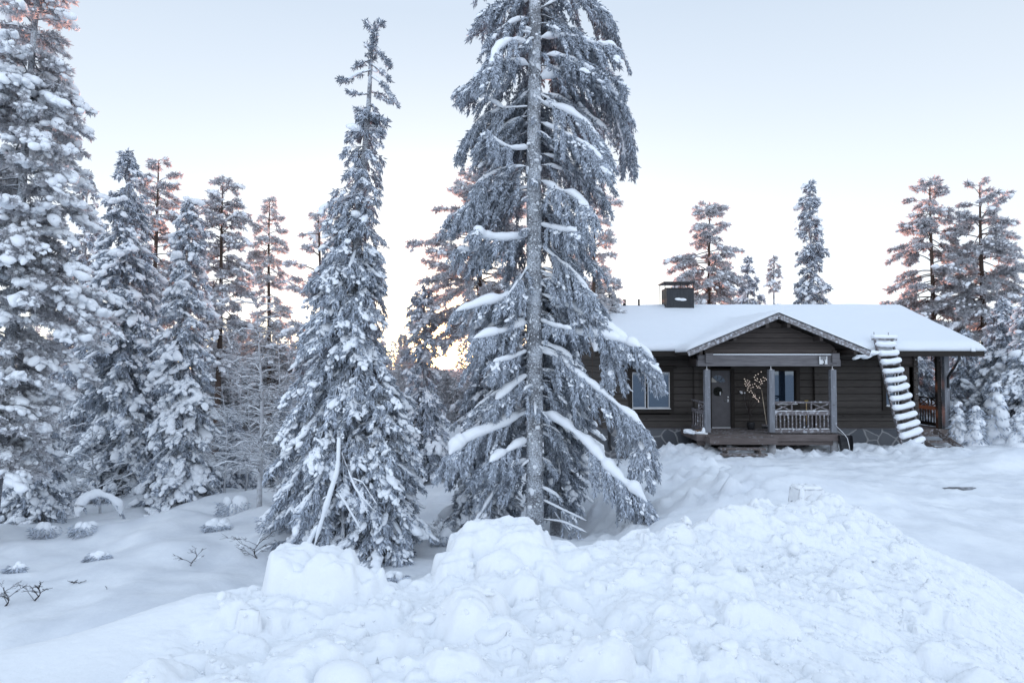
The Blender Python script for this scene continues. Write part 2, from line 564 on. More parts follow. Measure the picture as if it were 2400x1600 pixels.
BP += [(x, y, ground_z(x, y) - .05) for x, y in far] + [(x, y + 2.0, ground_z(x, y + 2) - .5) for x, y in far]
bank_rbf = RBF(BP, 0.35, 0.03)
bs = 0.018
bx = np.arange(-8.6, 7.0, bs); by = np.arange(2.3, 12.4, bs)
BX, BY = np.meshgrid(bx, by)
BZ = bank_rbf(BX, BY)


def pxy(X, Y, Z):
    return X, Y


smooth_left = sstep(-2.15, -2.7, BX + 0.06 * (BY - 5.0) + .25 * fbm(BX * 1.5, BY * 1.5, 3, 29))      # untouched shoulder on the left
right_slope = sstep(1.2, 3.0, BX - 0.10 * (BY - 5))
rough = (1 - smooth_left)
# broken blocks of crust standing up along the crest
def block(px, py, d, w, dep, top, rot=0.0, pw=7):
    global BZ
    p = at(px, py, d)
    c, s = math.cos(rot), math.sin(rot)
    wx = BX + .10 * fbm(BX * 3, BY * 3, 3, 41); wy = BY + .10 * fbm(BX * 3 + 9, BY * 3, 3, 43)
    u = ((wx - p[0]) * c + (wy - p[1]) * s) / w
    v = (-(wx - p[0]) * s + (wy - p[1]) * c) / dep
    m = np.clip(1.25 - (np.abs(u) ** pw + np.abs(v) ** pw), 0, 1)
    m = sstep(0, .9, m)
    t = top + .10 * fbm(BX * 2.5, BY * 2.5, 4, 47)
    BZ = np.where(m > 0, np.maximum(BZ, BZ + (t - BZ) * m), BZ)
def ztop(py, d):
    return at(1200, py, d)[2]
block(742, 1305, 6.1, .38, .34, ztop(1306, 6.1), .1)
block(835, 1335, 6.15, .22, .25, ztop(1330, 6.15), -.1)
block(1165, 1250, 6.9, .52, .40, ztop(1246, 6.9), .05)
block(1090, 1300, 6.6, .3, .3, ztop(1290, 6.6), .3)
block(1245, 1260, 6.95, .22, .3, ztop(1262, 6.95), .3)
rngB = np.random.default_rng(11)
BZ += rough * (0.13 * fbm(BX * 1.6, BY * 1.6, 3, 21) + .02 * fbm(BX * 9, BY * 9, 3, 23))
BZ += smooth_left * (.05 * fbm(BX * .9, BY * .9, 2, 27))
# streaks where loose snow has slid down the right flank
c, s = math.cos(-0.72), math.sin(-0.72)
U = BX * c + BY * s; V = -BX * s + BY * c
U = U + .25 * fbm(BX * .8, BY * .8, 2, 55)
st = fbm(V * 5.5 + .4 * fbm(U, V, 2, 50), U * .8, 4, 51)
BZ += right_slope * (-.05 + .15 * np.abs(st) + .06 * fbm(V * 14, U * 3.5, 3, 53))
# clods
spots = []
for _ in range(4200):
    x = rngB.uniform(-4.6, 5.0); y = rngB.uniform(2.4, 10.2)
    spots.append((x, y, .026 + .12 * rngB.random() ** 3.0))
for _ in range(150):
    x = rngB.uniform(-3.2, 3.6); y = rngB.uniform(2.6, 9.4)
    spots.append((x, y, rngB.uniform(.15, .30)))
for px, py, d, r in [(1090, 1440, 5.3, .34), (1140, 1400, 5.6, .26), (1340, 1350, 6.6, .24), (900, 1520, 4.8, .24), (1560, 1560, 4.6, .20), (1330, 1530, 4.7, .2), (1950, 1320, 7.4, .40), (1880, 1235, 8.7, .3),
                     (700, 1560, 4.55, .3), (1480, 1420, 5.5, .24), (420, 1560, 4.6, .2), (1700, 1380, 6.2, .22), (560, 1510, 4.9, .2), (1230, 1320, 6.5, .3), (1640, 1235, 8.4, .16), (1500, 1275, 7.8, .17), (1430, 1290, 7.6, .15),
                     (1940, 1180, 9.6, .2), (1860, 1185, 9.5, .18), (1780, 1200, 9.2, .16), (2010, 1195, 9.6, .18)]:
    p = at(px, py, d)
    spots.append((p[0], p[1], r))
base = BZ.copy()
add = np.zeros_like(BZ)
for (x, y, r) in spots:
    jj = int((y - by[0]) / bs); ii = int((x - bx[0]) / bs)
    if not (0 <= jj < len(by) and 0 <= ii < len(bx)):
        continue
    if smooth_left[jj, ii] > .3:
        continue
    if right_slope[jj, ii] > .6 and r > .07 and rngB.random() < .8 and y < 8.2:
        continue
    k = int(r * 2.4 / bs) + 2
    j0, j1, i0, i1 = max(jj - k, 0), jj + k + 1, max(ii - k, 0), ii + k + 1
    sx, sy = BX[j0:j1, i0:i1] - x, BY[j0:j1, i0:i1] - y
    e = rngB.uniform(.72, 1.3); a = rngB.uniform(0, 3.14)
    u = (sx * math.cos(a) + sy * math.sin(a)) / e; v = (-sx * math.sin(a) + sy * math.cos(a)) * e
    w = 1 + .35 * vnoise(sx / r * 1.6 + x * 31, sy / r * 1.6 + y * 17, 3) * 2
    q = np.sqrt(u * u + v * v) / r * w
    dome = r * rngB.uniform(.30, .70) * np.maximum(1 - q ** 2.2, 0) ** .75
    tiltx, tilty = rngB.normal(0, .18, 2)
    dome = np.where(dome > 0, np.maximum(dome + (sx * tiltx + sy * tilty), 0), 0)
    add[j0:j1, i0:i1] = np.maximum(add[j0:j1, i0:i1], dome) + .22 * np.minimum(add[j0:j1, i0:i1], dome)
BZ = base + add * sstep(.1, -.1, smooth_left - .2) * 1.0
fine = np.abs(fbm(BX * 20, BY * 20, 3, 61))
BZ -= rough * .075
BZ += rough * (.022 * fine + .014 * np.abs(fbm(BX * 8 + 3, BY * 8, 4, 63)) + .012 * np.abs(fbm(BX * 34, BY * 34, 2, 64)))
BZ += smooth_left * .004 * fbm(BX * 22, BY * 22, 2, 66)
keep = 1 - (sstep(11.9, 12.3, BY))
# sink the rim of the bank into the ground sheet
GZb = ground_z(BX, BY)
edge = np.minimum.reduce([sstep(-8.6, -8.2, BX), sstep(7.0, 6.4, BX), sstep(12.4, 11.7, BY)])
BZ = np.where(edge < 1, (GZb - .3) * (1 - edge) + BZ * edge, BZ)
bank_mb = MB().add(*grid_mesh(BX, BY, BZ))
def bank_z(x, y):
    i = np.clip(((np.asarray(x) - bx[0]) / bs).astype(int), 0, len(bx) - 1); j = np.clip(((np.asarray(y) - by[0]) / bs).astype(int), 0, len(by) - 1)
    return BZ[j, i], smooth_left[j, i], right_slope[j, i]
# trim the crest of the bank
ST = np.array([(200, 4, 5.3), (400, 7, 5.5), (500, 2, 5.7), (580, 2, 5.97), (660, 15, 6.3), (720, 29, 6.3), (790, 35, 6.1), (840, 29, 6.3), (880, 17, 6.3), (930, -1, 6.4), (1000, 11, 6.5), (1035, 50, 6.7), (1060, 52, 7.0), (1100, 40, 7.1), (1200, 37, 7.1), (1270, 38, 7.1),
               (1330, 19, 6.9), (1390, 17, 6.9), (1480, 7, 7.7), (1600, -8, 8.4), (1700, 28, 8.8), (1800, 11, 9.3), (1900, 14, 9.7), (1960, 9, 9.4), (2040, -9, 9.5), (2130, -10, 8.9), (2250, 0, 9), (2330, 37, 9), (2390, 46, 8.5)])
PXg = 1200 + 1600 * BX / BY
dcr = np.interp(PXg, ST[:, 0], ST[:, 2])
BZ -= np.interp(PXg, ST[:, 0], ST[:, 1], 0, 0) * BY / 1600 * sstep(dcr - 1.0, dcr - .25, BY)
# loose clods and crumbs lying on the bank
for n_, r0, r1, lv, lump_, sink in ((2600, .008, .022, 1, .5, .0), (420, .025, .06, 2, .45, -.15), (90, .07, .13, 2, .38, -.4), (16, .14, .24, 3, .34, -.5)):
    x = rngB.uniform(-4.4, 4.9, n_); y = rngB.uniform(2.5, 10.4, n_)
    z, sl, rs = bank_z(x, y)
    k = (sl < .35) & (y < 11) & ~((rs > .6) & (r0 > .06))
    x, y, z = x[k], y[k], z[k]
    r = rngB.uniform(r0, r1, len(x))
    S = np.stack([r * rngB.uniform(.8, 1.4, len(x)), r * rngB.uniform(.7, 1.1, len(x)), r * rngB.uniform(.55, .95, len(x))], 1)
    bank_mb.add(*blobs(np.stack([x, y, z + r * sink], 1), S, rngB, lv, lump_))
bank = bank_mb.build("snow_bank", M_SNOWPILE, smooth=True)
tag(bank, "ploughed bank of lumpy white snow in the foreground", "snow bank", kind="structure")
# ------------------------------------------------------------------ trees
def frost_mat(name, dark, frost, lo=-0.25, hi=0.75, base=0.22, scale=7.0, transl=0.0):
    """needles rimed with frost: white where the shoot faces up, darker needles showing below"""
    m = mat(name, dark, 0.85, 0.15)
    n, l, b = nodes(m)
    ge = n.new("ShaderNodeNewGeometry"); sp = n.new("ShaderNodeSeparateXYZ")
    l.new(ge.outputs['Normal'], sp.inputs[0])
    tc = n.new("ShaderNodeTexCoord"); tx = n.new("ShaderNodeTexNoise"); tx.inputs['Scale'].default_value = scale; tx.inputs['Detail'].default_value = 3
    l.new(tc.outputs['Object'], tx.inputs['Vector'])
    mr = n.new("ShaderNodeMapRange"); mr.inputs['From Min'].default_value = lo; mr.inputs['From Max'].default_value = hi; mr.inputs['To Min'].default_value = base; mr.inputs['To Max'].default_value = 1.0
    ad = n.new("ShaderNodeMath"); ad.operation = 'MULTIPLY_ADD'; ad.inputs[1].default_value = 1.3; ad.inputs[2].default_value = -0.65
    l.new(tx.outputs['Fac'], ad.inputs[0])
    s = n.new("ShaderNodeMath"); s.operation = 'ADD'
    l.new(sp.outputs[2], s.inputs[0]); l.new(ad.outputs[0], s.inputs[1]); l.new(s.outputs[0], mr.inputs['Value'])
    mx = n.new("ShaderNodeMix"); mx.data_type = 'RGBA'
    mx.inputs['A'].default_value = (*dark, 1); mx.inputs['B'].default_value = (*frost, 1)
    l.new(mr.outputs[0], mx.inputs['Factor']); l.new(mx.outputs['Result'], b.inputs['Base Color'])
    if transl:
        out = n["Material Output"]
        tr = n.new("ShaderNodeBsdfTranslucent"); l.new(mx.outputs['Result'], tr.inputs[0])
        ms = n.new("ShaderNodeMixShader"); ms.inputs[0].default_value = transl
        l.new(b.outputs[0], ms.inputs[1]); l.new(tr.outputs[0], ms.inputs[2]); l.new(ms.outputs[0], out.inputs[0])
    return m


M_NEEDLE = frost_mat("frosted_needles", (.034, .048, .062), (.70, .76, .86), -.65, .7, .22, 6.0, .22)
M_NEEDLE_PINE = frost_mat("frosted_pine_needles", (.11, .11, .115), (.78, .78, .81), -.9, .6, .52, 5.0, .6)
M_NEEDLE_PALE = frost_mat("rimed_haze_tinted_needles", (.17, .17, .175), (.80, .80, .82), -.9, .5, .58, 3.0, .6)  # rimed needles, paled further to put distance haze into the colour
M_TWIG = frost_mat("frosted_twigs", (.10, .09, .085), (.74, .77, .82), -.5, .6, .2, 9.0)
M_TWIG_BARE = frost_mat("bare_twigs", (.035, .03, .03), (.65, .68, .73), .0, 1.0, .0, 9.0)
M_BARK = frost_mat("frosted_bark", (.10, .098, .105), (.70, .74, .80), -.22, .30, .16, 34.0)
M_BARK_PINE = frost_mat("pine_bark", (.085, .060, .048), (.52, .53, .56), .25, 1.5, .02, 10.0)
_n, _l, _b = nodes(M_BARK)
_mr = [q for q in _n if q.type == 'MAP_RANGE'][0]
_src = _mr.inputs['Value'].links[0].from_socket
_big = _n.new("ShaderNodeTexNoise"); _big.inputs['Scale'].default_value = 3.2; _big.inputs['Detail'].default_value = 5
_bm = _n.new("ShaderNodeMath"); _bm.operation = 'MULTIPLY_ADD'; _bm.inputs[1].default_value = 1.5; _bm.inputs[2].default_value = -.75
_ba = _n.new("ShaderNodeMath"); _ba.operation = 'ADD'
_l.new(_big.outputs['Fac'], _bm.inputs[0]); _l.new(_bm.outputs[0], _ba.inputs[0]); _l.new(_src, _ba.inputs[1]); _l.new(_ba.outputs[0], _mr.inputs['Value'])
_tc = _n.new("ShaderNodeTexCoord"); _t = _n.new("ShaderNodeTexNoise"); _t.inputs['Scale'].default_value = 34; _t.inputs['Detail'].default_value = 4
_bp = _n.new("ShaderNodeBump"); _bp.inputs['Strength'].default_value = 1.0; _bp.inputs['Distance'].default_value = .05
_l.new(_tc.outputs['Object'], _t.inputs['Vector']); _l.new(_t.outputs['Fac'], _bp.inputs['Height']); _l.new(_bp.outputs[0], _b.inputs['Normal'])
for nd in list(_n):
    if nd.type == 'TEX_NOISE': _l.new(_tc.outputs['Object'], nd.inputs['Vector'])


class Tree:
    def __init__(self, name, label, cat, base, rng, group=None):
        self.rng = rng
        self.root = empty(name, base, label, cat, group)
        self.base = np.array(base, float)
        self.limbs, self.limb_r = [], []        # (K,3) world points
        self.A, self.D, self.L, self.W = [], [], [], []
        self.BP, self.BS, self.BAZ, self.BT = [], [], [], []
        self.snow_tubes = []

    def shoots(self, A, D, L, W):
        self.A.append(A); self.D.append(D); self.L.append(L); self.W.append(W)

    def blob(self, P, S, az, tilt):
        self.BP.append(P); self.BS.append(S); self.BAZ.append(az); self.BT.append(tilt)

    def twigs(self, Bp, n_per_m, tl, sag, shoot_n, sl, sw, smin=.12, hang=.35, spread=(35, 75), snow_p=.3, snow_s=.1, up=0.0, rand=.45, snow_thick=.5):
        """Bp (N,K,3) branch paths: grow twigs, needle shoots and snow pads on them"""
        rng = self.rng
        N, K, _ = Bp.shape
        seg = np.linalg.norm(np.diff(Bp, axis=1), axis=2).sum(1)
        nt = np.maximum((seg * n_per_m).astype(int), 3)
        bi = np.repeat(np.arange(N), nt)
        s = smin + (1 - smin) * rng.random(len(bi)) ** .8
        f = s * (K - 1); i0 = np.minimum(f.astype(int), K - 2); fr = (f - i0)[:, None]
        P0 = Bp[bi, i0] * (1 - fr) + Bp[bi, i0 + 1] * fr
        T = norm(Bp[bi, i0 + 1] - Bp[bi, i0])
        ang = np.radians(rng.uniform(*spread, len(bi))) * np.where(rng.random(len(bi)) < .5, 1, -1)
        ang *= (1 - .5 * s)
        th = np.arctan2(T[:, 1], T[:, 0]) + ang
        dz = T[:, 2] * .6 + up + rng.normal(0, .15, len(bi))
        D = norm(np.stack([np.cos(th), np.sin(th), dz], 1))
        lt = tl * (.45 + .75 * rng.random(len(bi))) * (1 - .45 * s) * np.minimum(1, .35 + seg[bi] * .6)
        # shoots along each twig
        ns = np.maximum((lt * shoot_n * 1.5).astype(int), 3)
        ti = np.repeat(np.arange(len(bi)), ns)
        t = rng.random(len(ti)) ** .8
        lt_, D_ = lt[ti][:, None], D[ti]
        P = P0[ti] + D_ * (lt_ * t[:, None])
        P[:, 2] -= sag * lt[ti] * t ** 2
        tang = D_.copy(); tang[:, 2] -= 2 * sag * t
        sd = norm(norm(tang) + rng.normal(0, rand, (len(ti), 3)) + np.array((0, 0, -hang)))
        L = sl * rng.uniform(.6, 1.35, len(ti)); W = sw * (.95 if self.flat else .72) * rng.uniform(.6, 1.4, len(ti))
        self.shoots(P + rng.normal(0, .015, P.shape), sd, L, W)
        # snow pads resting on the twigs
        m = rng.random(len(bi)) < snow_p * 1.35
        if m.any():
            tt = rng.uniform(.35, .95, m.sum())
            Pc = P0[m] + D[m] * (lt[m] * tt)[:, None]
            Pc[:, 2] -= sag * lt[m] * tt ** 2
            sz = .72 * snow_s * np.exp(np.clip(rng.normal(0, .5, m.sum()), -1, .75)) * (.7 + .5 * s[m]) * np.minimum(1, .4 + .6 * seg[bi[m]])
            slope = (D[m][:, 2] - 2 * sag * tt) / np.maximum(np.hypot(D[m][:, 0], D[m][:, 1]), .3)
            self.pads(Pc, sz, th[m], np.clip(slope, -1.0, .5), self.pad_n, snow_thick)

    pad_n = 6
    flat = False

    def pads(self, Pc, sz, th, slope, k, thick=.55):
        """each snow pad is a small cluster of finger shaped lumps lying along the twig"""
        rng = self.rng
        n = len(Pc)
        i = np.repeat(np.arange(n), k)
        a = rng.normal(0, .85, n * k) * sz[i]
        c = rng.normal(0, .6, n * k) * sz[i]
        h = rng.uniform(-.1, .35, n * k) * sz[i]
        t = th[i]
        P = Pc[i].copy()
        P[:, 0] += a * np.cos(t) - c * np.sin(t)
        P[:, 1] += a * np.sin(t) + c * np.cos(t)
        P[:, 2] += a * slope[i] * .9 - np.abs(c) * .35 + h * .6 + sz[i] * .15
        q = sz[i] * np.exp(rng.normal(-.72, .28, n * k))
        S = np.stack([q * rng.uniform(1.0, 1.5, n * k), q * rng.uniform(.75, 1.05, n * k), q * (thick + .25) * rng.uniform(.8, 1.2, n * k)], 1)
        self.blob(P, S, t + rng.normal(0, .5, n * k), np.clip(slope[i] * .55, -.6, .4))

    def snow_on(self, path, w, h, off=0.0):
        """rounded ridge of snow lying along a limb"""
        rng = self.rng
        path = np.asarray(path, float)
        n = max(8, int(np.linalg.norm(np.diff(path, axis=0), axis=1).sum() / .055))
        u = np.linspace(0, 1, n) * (len(path) - 1)
        i = np.minimum(u.astype(int), len(path) - 2); f = (u - i)[:, None]
        p = path[i] * (1 - f) + path[i + 1] * f
        x = np.linspace(0, 1, n)
        ph = rng.uniform(0, 50)
        nz = 1 + .55 * fbm(x * n * .16 + ph, x * 0 + ph, 3, 7) * 1.6
        env = np.clip(np.minimum(x * 7 + .35, (1 - x) * 9 + .12), 0, 1)
        r = np.maximum(w * nz * env, .004)
        p = p.copy(); p[:, 2] += h * r / w * .55 + off
        p[:, 1] += .25 * w * fbm(x * n * .2 + 9 + ph, x * 0, 2, 3)
        self.snow_tubes.append((p, r, h / w))

    def finish(self, m_needle, m_bark, trunk_pts, trunk_r, sides=10, blob_level=1, lump=.34, trunk_noise=.0, m_limb=None, snow_name="snow_load"):
        rng = self.rng
        o = self.base
        mb = MB()
        tp = np.asarray(trunk_pts, float) - o
        v, f = tubes(tp[None], np.asarray(trunk_r, float)[None], sides)
        if trunk_noise:
            v = v + rng.normal(0, trunk_noise, v.shape)
        mb.add(v, f)
        by = {}
        for p, r in zip(self.limbs, self.limb_r):
            by.setdefault(len(p), []).append((p, r))
        for k, lst in by.items():
            v, f = tubes(np.stack([a for a, _ in lst]) - o, np.stack([b for _, b in lst]), 5)
            mb.add(v, f)
        mb.build("trunk", m_bark, self.root, smooth=True)
        if self.A:
            v, f = (leaves if self.flat else spindles)(np.concatenate(self.A) - o, np.concatenate(self.D), np.concatenate(self.L), np.concatenate(self.W), rng)
            MB().add(v, f).build("crown", m_needle, self.root)
        mb = MB()
        if self.BP:
            v, f = blobs(np.concatenate(self.BP) - o, np.concatenate(self.BS), rng, blob_level, lump, np.concatenate(self.BAZ), np.concatenate(self.BT))
            mb.add(v, f)
        for p, r, fl in self.snow_tubes:
            v, f = tubes((p - o)[None], r[None], 9, fl)
            mb.add(v, f)
        if mb.n and len(self.snow_tubes) + sum(len(q) for q in self.BP) != 2:
            mb.build(snow_name, M_SNOW, self.root, smooth=True)
        return self.root


def prof(tab, y):
    ys = [t[0] for t in tab]
    return np.interp(y, ys, [t[1] for t in tab]), np.interp(y, ys, [t[2] if len(t) > 2 else t[1] for t in tab])


def make_tree(name, label, cat, px_base, py_base, px_top, py_top, d, tab, kind='spruce', seed=1, n_br=120, group=None,
              snow_p=.3, snow_s=.1, shoot=(.15, .024), shoot_n=70, twig_n=9, trunk_w=None, crown_to=None, m_needle=None, m_bark=None,
              droop=.5, hang=.35, az_skip=0.0, blob_level=1, base_world=None, tl=.5, bow=0.0, extra=None, power=1.0, crown_from=None, limb_snow=0.25, root_z=None, smin=.28):
    """one tree measured in photo pixels at distance d. tab rows: (y, half width left, half width right)"""
    rng = np.random.default_rng(seed)
    if kind == 'pine' and seed != 31:
        n_br = int(n_br * 1.05)
    pb = at(px_base, py_base, d); pt = at(px_top, py_top, d)
    if root_z is None:
        pb[2] = gz_at(pb[0], pb[1]) - .05
    sc = d / 1600.0
    H = pt[2] - pb[2]
    base = pb.copy()
    T = Tree(name, label, cat, tuple(base), rng, group)
    T.flat = kind == 'pine'
    n = 26
    u = np.linspace(0, 1, n)
    tp = pb[None] * (1 - u[:, None]) + pt[None] * u[:, None]
    tp[:, 0] += .02 * H * .12 * np.sin(u * 7 + seed) + bow * np.sin(u * math.pi)
    w = (trunk_w or (H * .013 / sc * 1.0)) * sc / 2
    tr = w * (1 - u) ** .8 + .012
    y_lo = crown_to if crown_to else py_base - 10
    # branch start heights, denser to the top
    y_hi = crown_from or py_top
    yy = y_hi + (y_lo - y_hi) * rng.random(n_br) ** power
    yy = np.sort(yy)
    hw_l, hw_r = prof(tab, yy)
    if az_skip > 0:
        az = rng.uniform(-math.pi / 2 + az_skip, 1.5 * math.pi - az_skip, n_br)
    else:
        az = np.arange(n_br) * 2.399 + rng.normal(0, .4, n_br)
    ca = np.cos(az)
    r = ((hw_l + hw_r) / 2 + (hw_r - hw_l) / 2 * ca) * sc * rng.uniform(.72, 1.12, n_br)
    zz = at(0, 0, d)[2] * 0 + np.array([at(px_base, y, d)[2] for y in yy])
    uu = np.clip((zz - pb[2]) / max(H, .1), 0, 1)
    st = np.stack([np.interp(uu, u, tp[:, k]) for k in range(3)], 1)
    K = 8
    s = np.linspace(0, 1, K)[None, :]
    top = uu[:, None]
    if kind == 'spruce':
        p0 = (-.25 + .75 * np.maximum(top - .55, 0) / .45) + rng.normal(0, .1, (n_br, 1))
        dz = r[:, None] * (p0 * s - droop * (1.15 - .75 * top) * s ** 1.7 + .22 * s ** 3.5)
        shift = r[:, None] * droop * .45 * (1.1 - .6 * top)
        dz = dz + shift * .6
    else:
        p0 = .12 + .5 * np.maximum(top - .5, 0) / .5 + rng.normal(0, .38, (n_br, 1))
        dz = r[:, None] * (p0 * s - droop * s ** 2)
    side = rng.normal(0, .12, (n_br, 1)) * r[:, None] * s ** 2
    B = np.empty((n_br, K, 3))
    B[:, :, 0] = st[:, 0:1] + r[:, None] * s * ca[:, None] - side * np.sin(az)[:, None]
    B[:, :, 1] = st[:, 1:2] + r[:, None] * s * np.sin(az)[:, None] + side * ca[:, None]
    B[:, :, 2] = st[:, 2:3] + dz
    # keep branch tips above the snow
    gb = pb[2] + .12
    B[:, :, 2] = np.maximum(B[:, :, 2], gb + .15 * rng.random((n_br, 1)))
    rad = np.maximum(.009 + .011 * r[:, None], .012) * (1 - .85 * s) + .003
    for b, q in zip(B, rad):
        T.limbs.append(b); T.limb_r.append(q)
    if kind == 'spruce':
        T.twigs(B, twig_n, tl, .75, shoot_n * 1.2, shoot[0] * .82, shoot[1], .08, hang, (30, 75), snow_p, snow_s, -.1, .6)
        # tips
    else:
        T.twigs(B, twig_n, tl * 1.15, .25, shoot_n, shoot[0], shoot[1], smin, .05, (25, 70), snow_p, snow_s, .15, .75, .6)
    # snow ridges along some limbs
    for b, rr in zip(B, r):
        if rng.random() < limb_snow and rr > .3:
            T.snow_on(b[1:], .02 + .022 * rng.random(), .02 + .018 * rng.random())
    # leader
    k = 4 if crown_from else 40
    tt = rng.random(k)
    lead = tp[-1][None] - np.array([[0, 0, 1]]) * (tt * .09 * H)[:, None]
    T.shoots(lead, norm(rng.normal(0, .5, (k, 3)) + np.array((0, 0, .9))), np.full(k, shoot[0] * .9), np.full(k, shoot[1]))
    if extra: extra(T, sc)
    T.finish(m_needle or (M_NEEDLE if kind == 'spruce' else M_NEEDLE_PINE), m_bark or (M_BARK if kind == 'spruce' else M_BARK_PINE), tp, tr, 9, blob_level)
    return T


# ---- the big spruce in the middle, its snow laden limbs measured one by one
def big_spruce():
    rng = np.random.default_rng(77)
    d = 14.0
    sc = d / 1600
    pb = at(1253, 1262, d); pb[2] = gz_at(pb[0], pb[1]) - .1
    T = Tree("spruce_tree", "tall spruce with thick grey frosted trunk and long snow laden limbs left of the cabin", "tree", tuple(pb), rng)
    ys = np.array([1275, 1100, 900, 640, 400, 200, 0, -250, -480])
    xs = np.array([1253, 1253, 1253, 1252, 1251, 1253, 1254, 1256, 1258])
    tp = np.array([at(x, y, d) for x, y in zip(xs, ys)]); tp[0] = (tp[0][0], tp[0][1], pb[2])
    yf = np.linspace(1275, -480, 90)
    tpf = np.stack([np.interp(-yf, -ys, tp[:, k]) for k in range(3)], 1)
    tw = np.interp(-yf, [-1275, -1200, -640, 0, 480], [47, 41, 36, 29, 6]) * sc / 2
    def limb(px, dep, snow=(.065, .06), tw_n=16, tl=.5, hang=.85, sn=175, r0=.028, sag=1.0, sp=.42, sl=(.095, .018), smin=.15, s_s=.048):
        pts = [at(x, y, d + dep * (i / (len(px) - 1))) for i, (x, y) in enumerate(px)]
        u = np.linspace(0, len(px) - 1, 10); ii = np.minimum(u.astype(int), len(px) - 2); f = (u - ii)[:, None]
        pts = np.array(pts)
        b = pts[ii] * (1 - f) + pts[ii + 1] * f
        b[1:-1] = (b[:-2] + 2 * b[1:-1] + b[2:]) / 4
        T.limbs.append(b); T.limb_r.append(np.linspace(r0, .007, 10))
        if tw_n:
            T.twigs(b[None], tw_n, tl, sag, sn, sl[0], sl[1], smin, hang, (25, 80), sp, s_s, -.2, .65)
        if snow:
            T.snow_on(b[:], *snow)
        return b
    # right side
    limb([(1268, 690), (1330, 712), (1385, 745), (1442, 780), (1475, 800)], -.7, (.10, .085), 22, .55)
    limb([(1268, 778), (1357, 780), (1451, 797), (1500, 815)], -1.0, (.085, .085), 20, .45, smin=.5)
    limb([(1440, 795), (1490, 812), (1525, 835), (1530, 855)], -.2, (.07, .06), 55, .55, 1.1, 150, .012, 1.25)
    limb([(1395, 800), (1430, 815), (1440, 845)], -.5, (.05, .05), 50, .7, 1.1, 150, .012, 1.25)
    limb([(1268, 823), (1308, 834), (1340, 868), (1388, 903), (1451, 952), (1513, 1006)], -.9, (.085, .08), 24, .6, smin=.3)
    limb([(1430, 940), (1470, 975), (1500, 1020), (1505, 1060)], -.9, (.06, .05), 60, .6, 1.0, 150, .012, 1.2)
    limb([(1268, 968), (1312, 984), (1357, 1020), (1397, 1055), (1428, 1104), (1464, 1127), (1518, 1178)], -1.4, (.105, .09), 26, .6, 1.0, smin=.4)
    limb([(1440, 1112), (1475, 1140), (1512, 1180)], -1.3, (.06, .05), 50, .45, 1.1, 150, .012, 1.2)
    limb([(1272, 1171), (1310, 1190), (1375, 1220)], -.6, (.022, .02), 4, .3, .6, 60, .018)
    limb([(1272, 1216), (1320, 1222), (1375, 1247)], -.8, (.022, .02), 4, .25, .6, 60, .016)
    limb([(1300, 1200), (1335, 1250), (1362, 1290)], -.7, None, 10, .3, .9, 90, .02)
    limb([(1265, 750), (1300, 765), (1340, 772)], -.9, (.05, .045), 12, .3)
    limb([(1268, 241), (1321, 259), (1375, 286), (1406, 335)], -.5, (.085, .07), 26, .7)
    limb([(1268, 288), (1312, 308), (1375, 340), (1415, 380)], -.9, (.055, .05), 24, .6)
    limb([(1268, 424), (1303, 444), (1348, 457), (1382, 495)], -.9, (.06, .055), 26, .6)
    limb([(1268, 470), (1310, 488), (1350, 520)], .2, (.04, .04), 30, .6)
    limb([(1268, 527), (1312, 540), (1353, 543)], -1.1, (.07, .06), 18, .4)
    limb([(1268, 576), (1339, 634), (1384, 688)], -.5, (.045, .04), 28, .6)
    limb([(1268, 90), (1321, 85), (1402, 107), (1446, 110)], -.3, (.075, .06), 26, .6)
    limb([(1268, 185), (1340, 168), (1402, 195), (1451, 232)], .2, (.12, .12), 26, .8, smin=.35)
    limb([(1400, 200), (1440, 250), (1460, 320), (1465, 370)], .3, (.06, .05), 40, .5, .9, 140, .012)
    limb([(1268, 20), (1340, -20), (1400, 5), (1420, 60)], .2, (.05, .05), 30, .7)
    limb([(1272, 628), (1330, 650), (1400, 705)], .5, (.05, .05), 30, .7)
    # left side
    limb([(1240, 678), (1200, 700), (1147, 708), (1067, 730)], -.6, (.095, .10), 18, .45)
    limb([(1234, 758), (1178, 778), (1107, 794)], -.8, (.085, .075), 18, .45)
    limb([(1140, 745), (1125, 752), (1105, 775)], -.3, (.13, .13), 20, .4)
    limb([(1234, 823), (1196, 841), (1155, 848)], -.9, (.05, .05), 16, .45)
    limb([(1234, 966), (1165, 1001), (1085, 1034), (1053, 1066)], -.7, (.105, .10), 24, .6, 1.0)
    limb([(1234, 1033), (1192, 1055), (1147, 1084)], -.9, (.085, .08), 22, .5)
    limb([(1234, 880), (1200, 905), (1160, 940)], -.6, (.075, .065), 22, .5)
    limb([(1192, 1113), (1165, 1140), (1147, 1171), (1107, 1232)], -.2, (.035, .03), 6, .35, .6, 70, .02)
    limb([(1240, 553), (1178, 563), (1130, 556), (1115, 540)], -.7, (.085, .075), 16, .45)
    limb([(1150, 575), (1110, 590), (1070, 585)], -.3, (.06, .06), 24, .5)
    limb([(1240, 348), (1196, 350), (1150, 325), (1140, 308)], -.8, (.05, .05), 26, .6)
    limb([(1240, 155), (1190, 140), (1140, 160), (1110, 190)], -.6, (.08, .06), 30, .6)
    limb([(1240, 105), (1195, 95), (1160, 120), (1150, 160)], -.9, (.08, .07), 30, .6)
    limb([(1240, 250), (1180, 255), (1130, 275), (1100, 320)], .3, (.05, .04), 34, .7)
    limb([(1180, 360), (1150, 400), (1120, 470), (1060, 505)], -.3, (.04, .04), 34, .6)
    limb([(1240, 440), (1180, 450), (1120, 470)], .4, (.04, .04), 34, .8)
